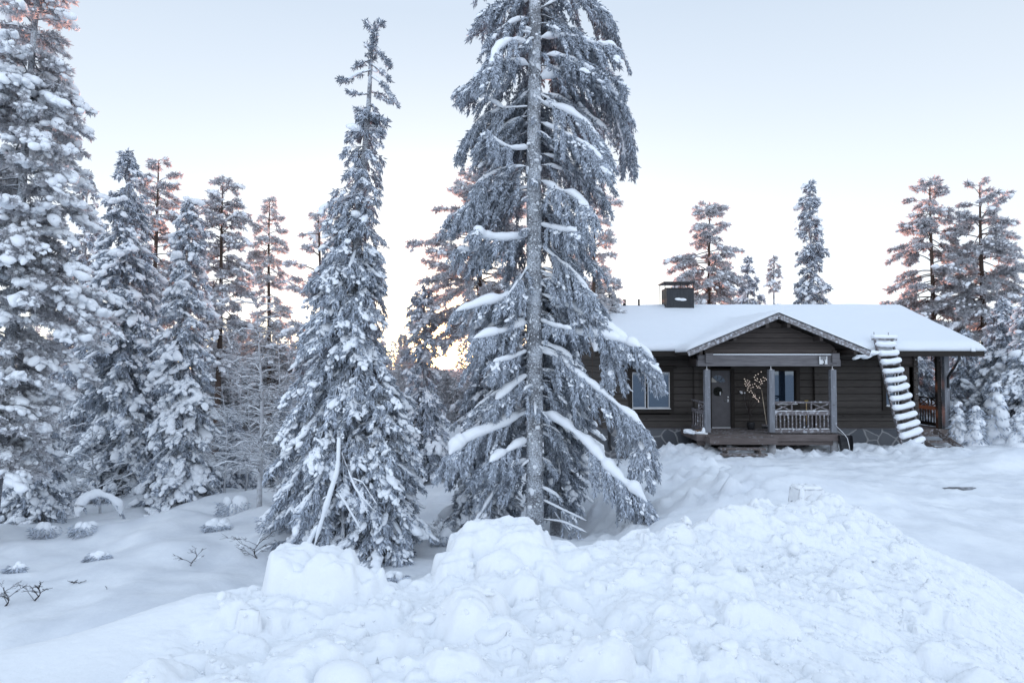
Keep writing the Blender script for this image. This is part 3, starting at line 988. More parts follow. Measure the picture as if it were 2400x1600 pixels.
    limb([(1180, 255), (1120, 215), (1085, 205)], .1, (.05, .05), 30, .5)
    limb([(1240, 620), (1215, 660), (1185, 700)], -.5, (.03, .03), 20, .5)
    # filler boughs behind and to the sides
    tab = [(-480, 5), (-300, 60, 70), (-150, 125, 130), (0, 138, 150), (100, 155, 178), (350, 155, 195), (480, 150, 158), (600, 150, 155), (700, 160, 140), (800, 150, 115), (900, 140, 95), (1000, 140, 75), (1100, 140, 55), (1180, 110, 40)]
    n = 140
    yy = np.sort(-470 + 1600 * rng.random(n) ** 1.15)
    hl, hr = prof(tab, yy)
    az = rng.uniform(R(-22), R(202), n)
    ca = np.cos(az)
    r = ((hl + hr) / 2 + (hr - hl) / 2 * ca) * sc * rng.uniform(.7, 1.08, n)
    st = np.stack([np.interp(-yy, -ys, tp[:, k]) for k in range(3)], 1)
    s = np.linspace(0, 1, 8)[None]
    B = np.empty((n, 8, 3))
    B[:, :, 0] = st[:, 0:1] + r[:, None] * s * ca[:, None]
    B[:, :, 1] = st[:, 1:2] + r[:, None] * s * np.sin(az)[:, None]
    B[:, :, 2] = st[:, 2:3] + r[:, None] * (.12 * s - .55 * s ** 1.8 + rng.normal(0, .1, (n, 1)) * s + .22)
    for b, rr in zip(B, r):
        T.limbs.append(b); T.limb_r.append(np.linspace(.022, .005, 8))
        if rng.random() < .85:
            T.snow_on(b[1:], .024 + .035 * rng.random(), .025 + .03 * rng.random())
    T.twigs(B, 15, .60, .90, 150, .095, .0185, .12, .45, (25, 85), .5, .046, -.15, .7)
    # short dead boughs and stubs crossing the front of the trunk
    for yq in rng.uniform(60, 1150, 26):
        a_ = rng.uniform(math.pi * 1.05, math.pi * 1.95); L_ = rng.uniform(.15, .6)
        o_ = np.array([np.interp(-yq, -ys, tp[:, q]) for q in range(3)])
        s_ = np.linspace(0, 1, 6)[:, None]
        b_ = o_ + L_ * s_ * np.array((math.cos(a_), math.sin(a_), rng.uniform(-.3, .35))) - np.array((0, 0, .35)) * L_ * s_ ** 2
        T.limbs.append(b_); T.limb_r.append(np.linspace(.016, .005, 6))
        if L_ > .3:
            T.twigs(b_[None], 12, .22, .8, 150, .085, .016, .3, .5, (25, 80), .4, .04, -.1, .6)
        T.snow_on(b_, .02 + .02 * rng.random(), .03)
    # frost patches blown onto the trunk
    k = 900
    yk = rng.uniform(-400, 1250, k); th = rng.uniform(math.pi, 2 * math.pi, k)
    c = np.stack([np.interp(-yk, -ys, tp[:, q]) for q in range(3)], 1)
    rr = np.interp(-yk, [-1275, -1200, -640, 0, 480], [47, 41, 36, 29, 6]) * sc / 2
    c[:, 0] += np.cos(th) * rr; c[:, 1] += np.sin(th) * rr
    big = rng.random(k) < .05
    sz = np.where(big, rng.uniform(.03, .06, k), rng.uniform(.006, .017, k))
    T.blob(c, np.stack([sz * rng.uniform(.6, 1.6, k), sz * .5, sz * rng.uniform(.6, 1.3, k)], 1), th + math.pi / 2, np.zeros(k))
    v = T.finish(M_NEEDLE, M_BARK, tpf, tw, 18, 1, .22, .006)
    return T


big_spruce()
# ------------------------------------------------------------------ the trees around, left to right
def puffs(n, lo, hi, s):
    """extra rounded snow cushions on the outer crown"""
    def f(T, sc):
        P = np.concatenate(T.BP); S = np.concatenate(T.BS)
        k = T.rng.choice(len(P), min(n, len(P)), replace=False)
        sz = T.rng.uniform(lo, hi, len(k)) * .68
        T.pads(P[k], sz, T.rng.uniform(0, 6, len(k)), T.rng.uniform(-.6, .0, len(k)), 8, s)
    return f

def bare_top(T, sc):
    """dead frosted leader with a few crooked twigs above the crown"""
    rng = T.rng
    d = 14.6
    def stick(px, r, snow=True, fr=26):
        pts = np.array([at(x, y, d + rng.normal(0, .1)) for x, y in px])
        u = np.linspace(0, len(px) - 1, 8); i = np.minimum(u.astype(int), len(px) - 2); f = (u - i)[:, None]
        b = pts[i] * (1 - f) + pts[i + 1] * f
        T.limbs.append(b); T.limb_r.append(np.linspace(r, r * .5, 8))
        T.twigs(b[None], fr, .16, .3, 130, .085, .017, .2, .1, (30, 90), .22, .035, .1, .8)
        if snow: T.snow_on(b, r * 1.3, r * 1.2)
    stick([(866, 180), (872, 120), (878, 52)], .045, False, 20)
    stick([(876, 80), (862, 60), (858, 48)], .022)
    stick([(877, 75), (892, 55), (890, 46)], .022)
    stick([(868, 165), (840, 172), (812, 190), (796, 186)], .02)
    stick([(868, 140), (845, 150), (826, 160)], .02)
    stick([(872, 110), (895, 130), (915, 162)], .03)
    stick([(870, 150), (890, 165), (910, 185)], .025)
    stick([(870, 178), (895, 195), (912, 222), (930, 246)], .028)
    stick([(866, 215), (890, 222), (912, 240)], .02)
    stick([(864, 220), (840, 222), (817, 214)], .02)
    stick([(868, 120), (858, 108), (860, 104)], .03)
    stick([(866, 270), (890, 275), (912, 285)], .04)
    stick([(864, 250), (848, 258), (838, 256)], .02)

def low_twigs(T, sc):
    d = 12.9
    def stick(px, r, w=.02):
        b = np.array([at(x, y, d) for x, y in px])
        u = np.linspace(0, len(px) - 1, 9); i = np.minimum(u.astype(int), len(px) - 2); f = (u - i)[:, None]
        b = b[i] * (1 - f) + b[i + 1] * f
        T.limbs.append(b); T.limb_r.append(np.linspace(r, r * .45, 9))
        T.snow_on(b, w, w * .8)
    stick([(795, 1010), (792, 1100), (770, 1170), (735, 1285)], .035, .05)
    stick([(800, 1060), (815, 1100), (835, 1150), (880, 1200)], .02)
    stick([(820, 1110), (840, 1155), (862, 1205)], .016, .016)
    stick([(825, 1120), (850, 1130), (885, 1185)], .016, .016)
    stick([(790, 1150), (810, 1180), (845, 1240)], .02)
    stick([(780, 1160), (762, 1165), (756, 1170)], .016, .016)
    stick([(745, 1230), (725, 1270), (715, 1300)], .03, .05)

# the tall tapering spruce left of the middle
make_tree("spruce_tree", "tapering spruce with a bare crooked frosted tip, second tallest tree near the middle", "tree", 786, 1318, 874, 60, 14.6,
          [(240, 14, 22), (300, 38, 45), (380, 50, 45), (480, 78, 42), (560, 85, 52), (650, 95, 60), (720, 110, 80), (800, 120, 110), (900, 145, 130), (1000, 140, 160), (1100, 135, 180), (1200, 120, 120), (1320, 90, 90)],
          'spruce', 21, 360, crown_from=246, snow_p=.5, snow_s=.07, shoot=(.14, .022), shoot_n=90, twig_n=11, trunk_w=40, crown_to=1270, droop=.85, hang=.6, tl=.42, extra=lambda T, sc: (bare_top(T, sc), low_twigs(T, sc), puffs(50, .10, .17, .5)(T, sc)), power=.8)
# the short twin at its right foot
make_tree("spruce_tree", "bushy low spruce clump at the right foot of the tapering spruce", "tree", 905, 1350, 880, 900, 13.9,
          [(900, 10, 30), (1000, 40, 70), (1100, 60, 90), (1200, 75, 85), (1330, 85, 80)], 'spruce', 22, 130, snow_p=.5, snow_s=.085, shoot=(.13, .022), shoot_n=95, twig_n=12, trunk_w=16, droop=.9, hang=.6, tl=.4)
make_tree("pine_tree", "young pine with upturned snowy tips showing left of the tapering spruce", "tree", 765, 1260, 748, 498, 16.6,
          [(500, 6), (540, 40, 20), (600, 70, 20), (700, 75, 20), (800, 95, 30), (900, 80, 30)], 'pine', 23, 46, snow_p=0.83, snow_s=0.066, shoot=(0.109, 0.021), shoot_n=136, twig_n=8, trunk_w=14, crown_to=900, tl=.36, droop=.15)
# big pine at the left edge
make_tree("pine_tree", "huge snow puffed pine cut off by the left edge, nearest of the left trees", "tree", -22, 1240, 128, -420, 15.0,
          [(-420, 6), (-200, 60, 50), (0, 110, 50), (60, 120, 60), (160, 140, 80), (290, 150, 125), (390, 160, 140), (470, 150, 115), (560, 150, 160), (650, 150, 200), (740, 150, 190), (800, 140, 95), (920, 130, 95), (1010, 130, 90), (1130, 110, 60)], 'pine', 31, 280,
          snow_p=.72, snow_s=.098, shoot=(0.109, 0.018), shoot_n=178, twig_n=11, trunk_w=26, smin=.10, m_bark=M_BARK, crown_to=1130, tl=.5, droop=.42, extra=puffs(150, .13, .24, .6), limb_snow=0)
make_tree("spruce_tree", "spruce rising just right behind the huge edge pine", "tree", 190, 1100, 203, 405, 27.0,
          [(410, 4), (470, 20), (530, 30), (620, 45), (750, 62), (900, 70), (1080, 75)], 'spruce', 32, 150, snow_p=.4, snow_s=.11, shoot=(.2, .034), shoot_n=60, twig_n=9, trunk_w=18, tl=.45)
make_tree("spruce_tree", "tall pointed spruce with a thin tip, leftmost of the pair before the dark gap", "tree", 290, 1160, 297, 352, 21.0,
          [(355, 3), (400, 22), (450, 36), (520, 40), (600, 60), (700, 72), (800, 88), (900, 92), (1000, 100), (1150, 108)], 'spruce', 33, 260, snow_p=.5, snow_s=.10, shoot=(.17, .028), shoot_n=75, twig_n=11, trunk_w=24, droop=.6, hang=.5, tl=.42, extra=puffs(60, .14, .24, .6))
make_tree("pine_tree", "pine with a rounded crown and bare red lit trunk between the two left spruces", "tree", 342, 1110, 372, 376, 26.0,
          [(378, 14), (420, 40), (480, 52), (560, 62), (650, 62), (760, 55), (860, 45)], 'pine', 34, 110, snow_p=0.55, snow_s=0.083, shoot=(0.150, 0.029), shoot_n=102, twig_n=8, trunk_w=19, crown_to=850, tl=.5, droop=.45)
make_tree("spruce_tree", "slim dark spruce with clumped snow right of the dark gap", "tree", 420, 1190, 447, 472, 19.2,
          [(475, 6), (520, 24), (580, 36), (660, 42), (760, 52), (880, 60), (1000, 70), (1150, 82)], 'spruce', 35, 250, snow_p=.55, snow_s=.10, shoot=(.16, .027), shoot_n=75, twig_n=12, trunk_w=22, droop=.75, hang=.55, tl=.36, extra=puffs(60, .13, .21, .6))
make_tree("pine_tree", "pine with a knobbly top and slender bare trunk right of the slim dark spruce", "tree", 505, 1130, 524, 414, 27.0,
          [(418, 14), (460, 38), (520, 48), (600, 55), (680, 66), (760, 62), (860, 50)], 'pine', 36, 105, snow_p=0.66, snow_s=0.088, shoot=(0.150, 0.029), shoot_n=102, twig_n=8, trunk_w=15, crown_to=880, tl=.5, droop=.45)
make_tree("pine_tree", "pale thin pine standing alone before the bright sky left of the tapering spruce", "tree", 628, 1090, 632, 464, 33.0,
          [(468, 5), (520, 26), (580, 38), (660, 44), (760, 48), (900, 52)], 'pine', 37, 120, snow_p=0.44, snow_s=0.083, shoot=(0.170, 0.032), shoot_n=85, twig_n=7, trunk_w=12, crown_to=960, tl=.5, droop=.4, m_needle=M_NEEDLE_PALE)
make_tree("spruce_tree", "squat snowy spruce at the lower left, shortest of the left trees", "tree", 80, 1222, 108, 962, 17.6,
          [(965, 6), (1000, 26), (1060, 48), (1130, 70, 58), (1215, 90, 75)], 'spruce', 38, 110, snow_p=.6, snow_s=.10, shoot=(.15, .025), shoot_n=80, twig_n=12, trunk_w=14, droop=.7, hang=.5, tl=.36, extra=puffs(30, .13, .2, .6))
# behind and beside the big spruce
make_tree("spruce_tree", "narrow spruce beside the low sun between the two tallest spruces", "tree", 996, 1110, 994, 672, 23.5,
          [(676, 6), (720, 34), (800, 42, 28), (870, 44, 24), (930, 55, 46), (1000, 58), (1100, 60)], 'spruce', 41, 150, snow_p=.4, snow_s=.10, shoot=(.18, .03), shoot_n=70, twig_n=10, trunk_w=15, droop=.75, hang=.5, tl=.4)
make_tree("spruce_tree", "dense dark spruce crowding behind the left boughs of the tallest spruce", "tree", 1150, 1290, 1130, 770, 15.8,
          [(775, 8), (850, 22, 40), (900, 38, 50), (940, 65, 60), (1000, 85, 60), (1100, 95, 60), (1200, 100, 60), (1290, 95, 60)], 'spruce', 42, 190, snow_p=.5, snow_s=.09, shoot=(.14, .023), shoot_n=85, twig_n=12, trunk_w=16, droop=.8, hang=.6, tl=.4)
make_tree("spruce_tree", "thin trunked spruce close behind the right side of the tallest spruce", "tree", 1302, 1300, 1312, 650, 15.4,
          [(655, 8), (720, 40), (800, 60), (900, 75), (1000, 85), (1120, 60), (1200, 40)], 'spruce', 43, 130, snow_p=.35, snow_s=.09, shoot=(.14, .022), shoot_n=85, twig_n=11, trunk_w=24, crown_to=1180, droop=.8, hang=.7, tl=.45)
make_tree("pine_tree", "broad pine with orange lit needles showing left behind the tallest spruce", "tree", 1120, 1080, 1130, 385, 24.0,
          [(390, 15), (440, 40), (520, 100), (600, 150), (700, 155), (760, 110, 150), (790, 60, 90)], 'pine', 44, 120, snow_p=0.39, snow_s=0.072, shoot=(0.150, 0.027), shoot_n=93, twig_n=8, trunk_w=20, crown_to=785, tl=.5, droop=.3)
make_tree("pine_tree", "pale pine peeping out on the right behind the tallest spruce", "tree", 1395, 1060, 1392, 440, 27.0,
          [(445, 15), (500, 45), (600, 55), (700, 60), (800, 55)], 'pine', 45, 66, snow_p=0.44, snow_s=0.077, shoot=(0.163, 0.029), shoot_n=93, twig_n=7, trunk_w=15, crown_to=820, tl=.5, droop=.35, m_needle=M_NEEDLE_PALE)
# beyond the cabin
make_tree("pine_tree", "spreading pine standing behind the chimney", "tree", 1664, 1010, 1662, 474, 38.0,
          [(478, 14), (520, 40), (570, 55), (600, 100, 60), (650, 95, 70), (720, 85, 75), (800, 70)], 'pine', 51, 92, snow_p=0.50, snow_s=0.110, shoot=(0.204, 0.038), shoot_n=81, twig_n=7, trunk_w=13, crown_to=850, tl=.6, droop=.35)
make_tree("spruce_tree", "small dark spruce tip showing over the ridge beside the spreading pine", "tree", 1752, 1010, 1752, 604, 42.0,
          [(606, 4), (650, 20), (710, 32), (900, 60)], 'spruce', 52, 90, snow_p=.4, snow_s=.16, shoot=(.28, .05), shoot_n=55, twig_n=9, trunk_w=10, tl=.5)
make_tree("spruce_tree", "small pale spruce tip between two darker trees over the ridge", "tree", 1813, 1010, 1813, 603, 50.0,
          [(606, 4), (650, 16), (710, 24), (900, 45)], 'spruce', 53, 90, snow_p=.5, snow_s=.18, shoot=(.3, .055), shoot_n=55, twig_n=9, trunk_w=9, tl=.5, m_needle=M_NEEDLE_PALE)
make_tree("spruce_tree", "slender column shaped spruce rising above the right half of the roof", "tree", 1905, 1020, 1898, 424, 36.0,
          [(428, 5), (480, 20), (560, 25), (640, 32), (720, 36), (900, 50)], 'spruce', 54, 170, snow_p=.45, snow_s=.14, shoot=(.24, .042), shoot_n=60, twig_n=9, trunk_w=12, droop=.6, tl=.45)
make_tree("pine_tree", "snowy pine behind the right end of the roof, left of the red lit pine", "tree", 2192, 1020, 2180, 418, 32.0,
          [(422, 12), (470, 36), (540, 55), (590, 95, 70), (660, 88, 75), (740, 105, 70), (840, 70)], 'pine', 55, 118, snow_p=0.50, snow_s=0.088, shoot=(0.177, 0.034), shoot_n=93, twig_n=8, trunk_w=15, crown_to=880, tl=.55, droop=.35)
make_tree("pine_tree", "tall pine with red lit needles and bare trunk at the right edge", "tree", 2312, 1030, 2296, 428, 31.0,
          [(432, 12), (480, 45, 60), (550, 60, 85), (640, 80, 100), (760, 95, 110), (860, 90)], 'pine', 56, 108, snow_p=0.44, snow_s=0.088, shoot=(0.177, 0.034), shoot_n=93, twig_n=8, trunk_w=18, crown_to=880, tl=.55, droop=.35)
make_tree("spruce_tree", "snowy spruce seen through the open end terrace of the cabin", "tree", 2160, 1045, 2145, 800, 29.0,
          [(805, 8), (860, 35), (950, 60), (1040, 72)], 'spruce', 57, 110, snow_p=.5, snow_s=.12, shoot=(.2, .036), shoot_n=70, twig_n=10, trunk_w=14, droop=.8, tl=.45)
make_tree("spruce_tree", "mid sized spruce just right of the terrace corner, below the red lit pine", "tree", 2262, 1045, 2258, 778, 28.0,
          [(782, 6), (840, 28), (920, 52), (1000, 66), (1040, 66)], 'spruce', 58, 120, snow_p=.55, snow_s=.12, shoot=(.2, .034), shoot_n=70, twig_n=10, trunk_w=14, droop=.8, tl=.42)
make_tree("spruce_tree", "full snow laden spruce second from the right edge", "tree", 2345, 1050, 2352, 705, 26.0,
          [(708, 5), (760, 28), (850, 48), (950, 62), (1045, 74)], 'spruce', 59, 160, snow_p=.55, snow_s=.12, shoot=(.19, .033), shoot_n=70, twig_n=11, trunk_w=15, droop=.75, tl=.42, extra=puffs(30, .18, .28, .6))
make_tree("spruce_tree", "snow laden spruce cut off by the right edge of the picture", "tree", 2425, 1050, 2412, 690, 24.5,
          [(695, 5), (760, 36), (850, 55), (950, 72), (1045, 85)], 'spruce', 60, 160, snow_p=.55, snow_s=.12, shoot=(.19, .033), shoot_n=70, twig_n=11, trunk_w=15, droop=.75, tl=.42, extra=puffs(30, .18, .28, .6))


# snow smothered saplings by the right edge of the yard
def sapling(label, px, py, top, hw, d, seed):
    rng = np.random.default_rng(seed)
    pb = at(px, py, d); pb[2] = gz_at(pb[0], pb[1]) - .05
    pt = at(px + rng.uniform(-4, 4), top, d)
    T = Tree("spruce_sapling", label, "sapling", tuple(pb), rng, "snow smothered saplings at the yard edge")
    sc = d / 1600
    n = 7
    for i in range(n):
        u = i / (n - 1)
        w = hw * sc * (1 - .55 * u) * rng.uniform(.75, 1.1)
        c = pb + (pt - pb) * (u * .92 + .04)
        k = 4 if u < .75 else 2
        a = rng.uniform(0, 6.28, k)
        P = c[None] + np.stack([np.cos(a) * w * .42, np.sin(a) * w * .42, rng.normal(0, .05, k)], 1)
        S = np.stack([w * rng.uniform(.5, .75, k), w * rng.uniform(.5, .7, k), w * rng.uniform(.4, .7, k)], 1)
        T.blob(P, S, a, np.full(k, -.35))
        m = 46
        b = rng.uniform(0, 6.28, m)
        P = c[None] + np.stack([np.cos(b) * w * .75, np.sin(b) * w * .75, rng.uniform(-.16, .0, m)], 1)
        T.shoots(P, norm(np.stack([np.cos(b), np.sin(b), rng.uniform(-1.4, -.2, m)], 1)), rng.uniform(.12, .22, m), rng.uniform(.02, .035, m))
    T.finish(M_NEEDLE, M_BARK, [pb, pb * .5 + pt * .5, pt], [.04, .03, .01], 7, 2, .16)
for args in [("hooded snow covered sapling just right of the terrace steps", 2246, 1045, 945, 26, 24.0, 1), ("rounded snow covered sapling second from the terrace steps", 2289, 1048, 952, 28, 23.6, 2),
             ("tallest hooded snow covered sapling, with a thick white cap", 2338, 1050, 898, 34, 24.2, 3), ("snow covered sapling at the right picture edge", 2396, 1052, 965, 34, 22.8, 4)]:
    sapling(*args)


# ---- bare frosted birches and bushes
def bare_tree(name, label, cat, px, py, pxt, top, d, n_br, blen, seed, r0=.05, group=None, trunk=True, pitch=.8, m=None, snow=.35, fork=4, twl=.5, drop=.1, up_lo=.15):
    rng = np.random.default_rng(seed)
    pb = at(px, py, d); pb[2] = gz_at(pb[0], pb[1]) - .05
    pt = at(pxt, top, d)
    T = Tree(name, label, cat, tuple(pb), rng, group)
    H = pt[2] - pb[2]
    u = np.linspace(0, 1, 14)
    tp = pb[None] * (1 - u[:, None]) + pt[None] * u[:, None]
    tp[:, 0] += .05 * np.sin(u * 6 + seed)
    tr = r0 * (1 - u) ** .9 + .005
    for i in range(n_br):
        t = rng.uniform(up_lo, .98)
        o = np.array([np.interp(t, u, tp[:, k]) for k in range(3)])
        a = rng.uniform(0, 6.28)
        L = blen * rng.uniform(.5, 1.1) * (1.1 - .65 * t)
        s = np.linspace(0, 1, 6)[:, None]
        w = rng.normal(0, .06, (6, 3)) * L * s
        pz = pitch * rng.uniform(.5, 1.2)
        b = o + L * s * np.array((math.cos(a), math.sin(a), pz)) + w
        b[:, 2] -= drop * L * s[:, 0] ** 2
        T.limbs.append(b); T.limb_r.append(np.linspace(max(r0 * .3, .008), .004, 6))
        if rng.random() < snow: T.snow_on(b, .014 + .006 * rng.random(), .012)
        for q in range(fork + int(L * 3)):
            f = rng.uniform(.2, .95); k = min(int(f * 5), 4)
            p = b[k] + (b[k + 1] - b[k]) * (f * 5 - k)
            a2 = a + rng.normal(0, .7)
            l2 = L * rng.uniform(.25, .55) * twl / .5
            s2 = np.linspace(0, 1, 4)[:, None]
            b2 = p + l2 * s2 * np.array((math.cos(a2), math.sin(a2), pz * rng.uniform(.2, 1.2))) + rng.normal(0, .03, (4, 3)) * l2 * s2
            b2[:, 2] -= drop * l2 * 1.5 * s2[:, 0] ** 2
            T.limbs.append(b2); T.limb_r.append(np.linspace(.007, .003, 4))
            for q2 in range(3):
                k2 = rng.integers(1, 4); a3 = a2 + rng.normal(0, .8)
                l3 = l2 * rng.uniform(.3, .6)
                s3 = np.linspace(0, 1, 3)[:, None]
                b3 = b2[k2] + l3 * s3 * np.array((math.cos(a3), math.sin(a3), pz * rng.uniform(-.2, 1.1)))
                T.limbs.append(b3); T.limb_r.append(np.linspace(.005, .0028, 3))
    T.finish(None, m or M_TWIG, tp if trunk else tp[:2], tr if trunk else tr[:2], 7, 1)
    return T


bare_tree("birch_tree", "leafless frosted birch with a spotted trunk left of the tapering spruce", "tree", 612, 1222, 606, 690, 17.0, 74, 1.25, 5, .065, pitch=.55, drop=.35)
bare_tree("birch_tree", "fine twigged frosted birch further back behind the leafless spotted birch", "tree", 560, 1125, 566, 800, 24.0, 60, 1.5, 6, .05, pitch=.6, drop=.3)
bare_tree("birch_tree", "pale frosted birch right behind the leafless spotted birch trunk", "tree", 655, 1130, 650, 780, 23.0, 60, 1.5, 16, .05, pitch=.6, drop=.3)
bare_tree("frosted_bush", "white rimed bush with fine spreading twigs before the tall pointed spruce", "bush", 232, 1180, 215, 1000, 18.4, 34, .95, 7, .03, pitch=.6, m=M_TWIG, snow=.6)

for i, (label, px, py, top, d, nb, L) in enumerate([
        ("slim frosted birch just right of the slim dark spruce", 530, 1175, 900, 19.5, 44, .8), ("leaning frosted birch sapling left of the spotted birch", 578, 1160, 880, 20.5, 46, .9), ("frosted birch sapling by the left edge of the tapering spruce", 648, 1190, 930, 18.5, 44, .8),
        ("low frosted birch thicket at the wood edge left of the birches", 480, 1150, 960, 22.0, 44, 1.0), ("frosted birch deep in the gap behind the squat spruce", 150, 1110, 900, 25.0, 44, 1.2), ("frosted birch at the far left edge behind the huge pine", 40, 1120, 860, 24.0, 50, 1.4)]):
    bare_tree("birch_tree", label, "tree", px, py, px + (8 if i % 2 else -6), top, d, nb, L, 80 + i, .03, pitch=.6, drop=.3, snow=.5)
make_tree("spruce_tree", "low frosted spruce in the shade between the slim dark spruce and the birches", "tree", 545, 1140, 542, 960, 22.5,
          [(963, 5), (1010, 28), (1080, 45), (1140, 56)], 'spruce', 91, 90, snow_p=.55, snow_s=.09, shoot=(.17, .028), shoot_n=70, twig_n=10, trunk_w=10, droop=.8, tl=.4)
make_tree("spruce_tree", "low spruce behind the birches, half hidden by the tapering spruce", "tree", 668, 1150, 664, 930, 21.5,
          [(933, 5), (990, 30), (1070, 50), (1150, 60)], 'spruce', 92, 100, snow_p=.55, snow_s=.09, shoot=(.17, .028), shoot_n=70, twig_n=10, trunk_w=10, droop=.8, tl=.4)
make_tree("spruce_tree", "dark spruce filling the gap between the tall pointed spruce and the slim dark spruce", "tree", 362, 1165, 358, 800, 22.5,
          [(805, 5), (870, 25), (960, 42), (1060, 55), (1165, 62)], 'spruce', 93, 120, snow_p=.35, snow_s=.085, shoot=(.17, .028), shoot_n=70, twig_n=10, trunk_w=12, droop=.8, tl=.4)
# ------------------------------------------------------------------ cabin
def wood_mat(name, c0, c1, board=0.0, rough=.75, grain=(1.2, 14, 30), frost=0.0, bump=.25):
    m = mat(name, c0, rough, .2)
    n, l, b = nodes(m)
    tc, mp, tx, rp = add_noise(m, 2.2, c0, c1, .3, .72, 6, grain, bump=bump, bump_dist=.006)
    # per-board tone
    sp = n.new("ShaderNodeSeparateXYZ"); l.new(tc.outputs['Object'], sp.inputs[0])
    if board:
        dv = n.new("ShaderNodeMath"); dv.operation = 'DIVIDE'; dv.inputs[1].default_value = board
        fl = n.new("ShaderNodeMath"); fl.operation = 'FLOOR'
        wn_ = n.new("ShaderNodeTexWhiteNoise"); wn_.noise_dimensions = '1D'
        l.new(sp.outputs[2], dv.inputs[0]); l.new(dv.outputs[0], fl.inputs[0]); l.new(fl.outputs[0], wn_.inputs['W'])
        mr = n.new("ShaderNodeMapRange"); mr.inputs['To Min'].default_value = .72; mr.inputs['To Max'].default_value = 1.25
        l.new(wn_.outputs['Value'], mr.inputs['Value'])
        mx = n.new("ShaderNodeMix"); mx.data_type = 'RGBA'; mx.blend_type = 'MULTIPLY'; mx.inputs['Factor'].default_value = 1
        l.new(rp.outputs[0], mx.inputs['A']); l.new(mr.outputs[0], mx.inputs['B']); l.new(mx.outputs['Result'], b.inputs['Base Color'])
        src = mx.outputs['Result']
    else:
        src = rp.outputs[0]
    # knots
    vo = n.new("ShaderNodeTexVoronoi"); vo.inputs['Scale'].default_value = 1.0
    mp2 = n.new("ShaderNodeMapping"); mp2.inputs['Scale'].default_value = (1.6, 3.0, 4.5)
    l.new(tc.outputs['Object'], mp2.inputs[0]); l.new(mp2.outputs[0], vo.inputs['Vector'])
    kr = n.new("ShaderNodeValToRGB"); kr.color_ramp.elements[0].position = .05; kr.color_ramp.elements[0].color = (.3, .25, .22, 1); kr.color_ramp.elements[1].position = .11; kr.color_ramp.elements[1].color = (1, 1, 1, 1)
    l.new(vo.outputs['Distance'], kr.inputs[0])
    mk = n.new("ShaderNodeMix"); mk.data_type = 'RGBA'; mk.blend_type = 'MULTIPLY'; mk.inputs['Factor'].default_value = .8
    l.new(src, mk.inputs['A']); l.new(kr.outputs[0], mk.inputs['B'])
    src = mk.outputs['Result']
    if frost:
        t2 = n.new("ShaderNodeTexNoise"); t2.inputs['Scale'].default_value = 11; t2.inputs['Detail'].default_value = 6
        l.new(tc.outputs['Object'], t2.inputs['Vector'])
        fr = n.new("ShaderNodeMapRange"); fr.inputs['From Min'].default_value = .72 - frost * .45; fr.inputs['From Max'].default_value = .95 - frost * .35
        l.new(t2.outputs['Fac'], fr.inputs['Value'])
        m2 = n.new("ShaderNodeMix"); m2.data_type = 'RGBA'; m2.inputs['B'].default_value = (.66, .69, .75, 1)
        l.new(fr.outputs[0], m2.inputs['Factor']); l.new(src, m2.inputs['A'])
        src = m2.outputs['Result']
    l.new(src, b.inputs['Base Color'])
    return m


M_LOG = wood_mat("dark_brown_log", (.042, .037, .034), (.078, .068, .062), .24)
M_LOG_PORCH = wood_mat("grey_brown_boards", (.045, .038, .036), (.080, .066, .060), .17)
M_TRIM = wood_mat("dark_trim", (.020, .017, .015), (.036, .030, .026))
M_POST = wood_mat("weathered_grey_post", (.15, .155, .172), (.23, .238, .262), 0, .8, (10, 10, 1.0), .25)
M_BEAM = wood_mat("weathered_grey_beam", (.118, .112, .118), (.19, .182, .19), 0, .8, (1.0, 12, 12), .08)
M_DECK = wood_mat("frosty_deck_boards", (.10, .082, .075), (.18, .15, .14), 0, .8, (1.0, 12, 12), .42)
M_DECKSIDE = wood_mat("deck_fascia", (.095, .078, .074), (.16, .135, .13), 0, .8, (1.0, 12, 12), .16)
M_RAIL = wood_mat("frosted_rail", (.12, .11, .115), (.20, .18, .185), 0, .8, (1.0, 8, 8), .45)
M_RAIL_DARK = wood_mat("dark_rail", (.022, .019, .018), (.04, .034, .032), 0, .8, (1.0, 8, 8), .1)
M_CONC = mat("concrete_pier", (.30, .30, .31), .9); add_noise(M_CONC, 12, (.24, .24, .25), (.36, .36, .37), bump=.3)
M_DOOR = mat("grey_door_paint", (.105, .100, .108), .55, .3); add_noise(M_DOOR, 5, (.098, .093, .10), (.115, .110, .118))
M_WHITE = mat("white_paint", (.72, .73, .75), .5)
M_METAL = mat("brushed_steel", (.55, .55, .57), .3, .5, 1.0)
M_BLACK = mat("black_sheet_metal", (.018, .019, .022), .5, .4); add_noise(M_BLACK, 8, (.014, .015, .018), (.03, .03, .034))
M_CHIM = mat("dark_chimney_metal", (.02, .023, .03), .55, .4); add_noise(M_CHIM, 6, (.015, .018, .024), (.028, .031, .038), stretch=(3, 3, .5))
M_ROOM = mat("dim_interior", (.035, .035, .04), .9)

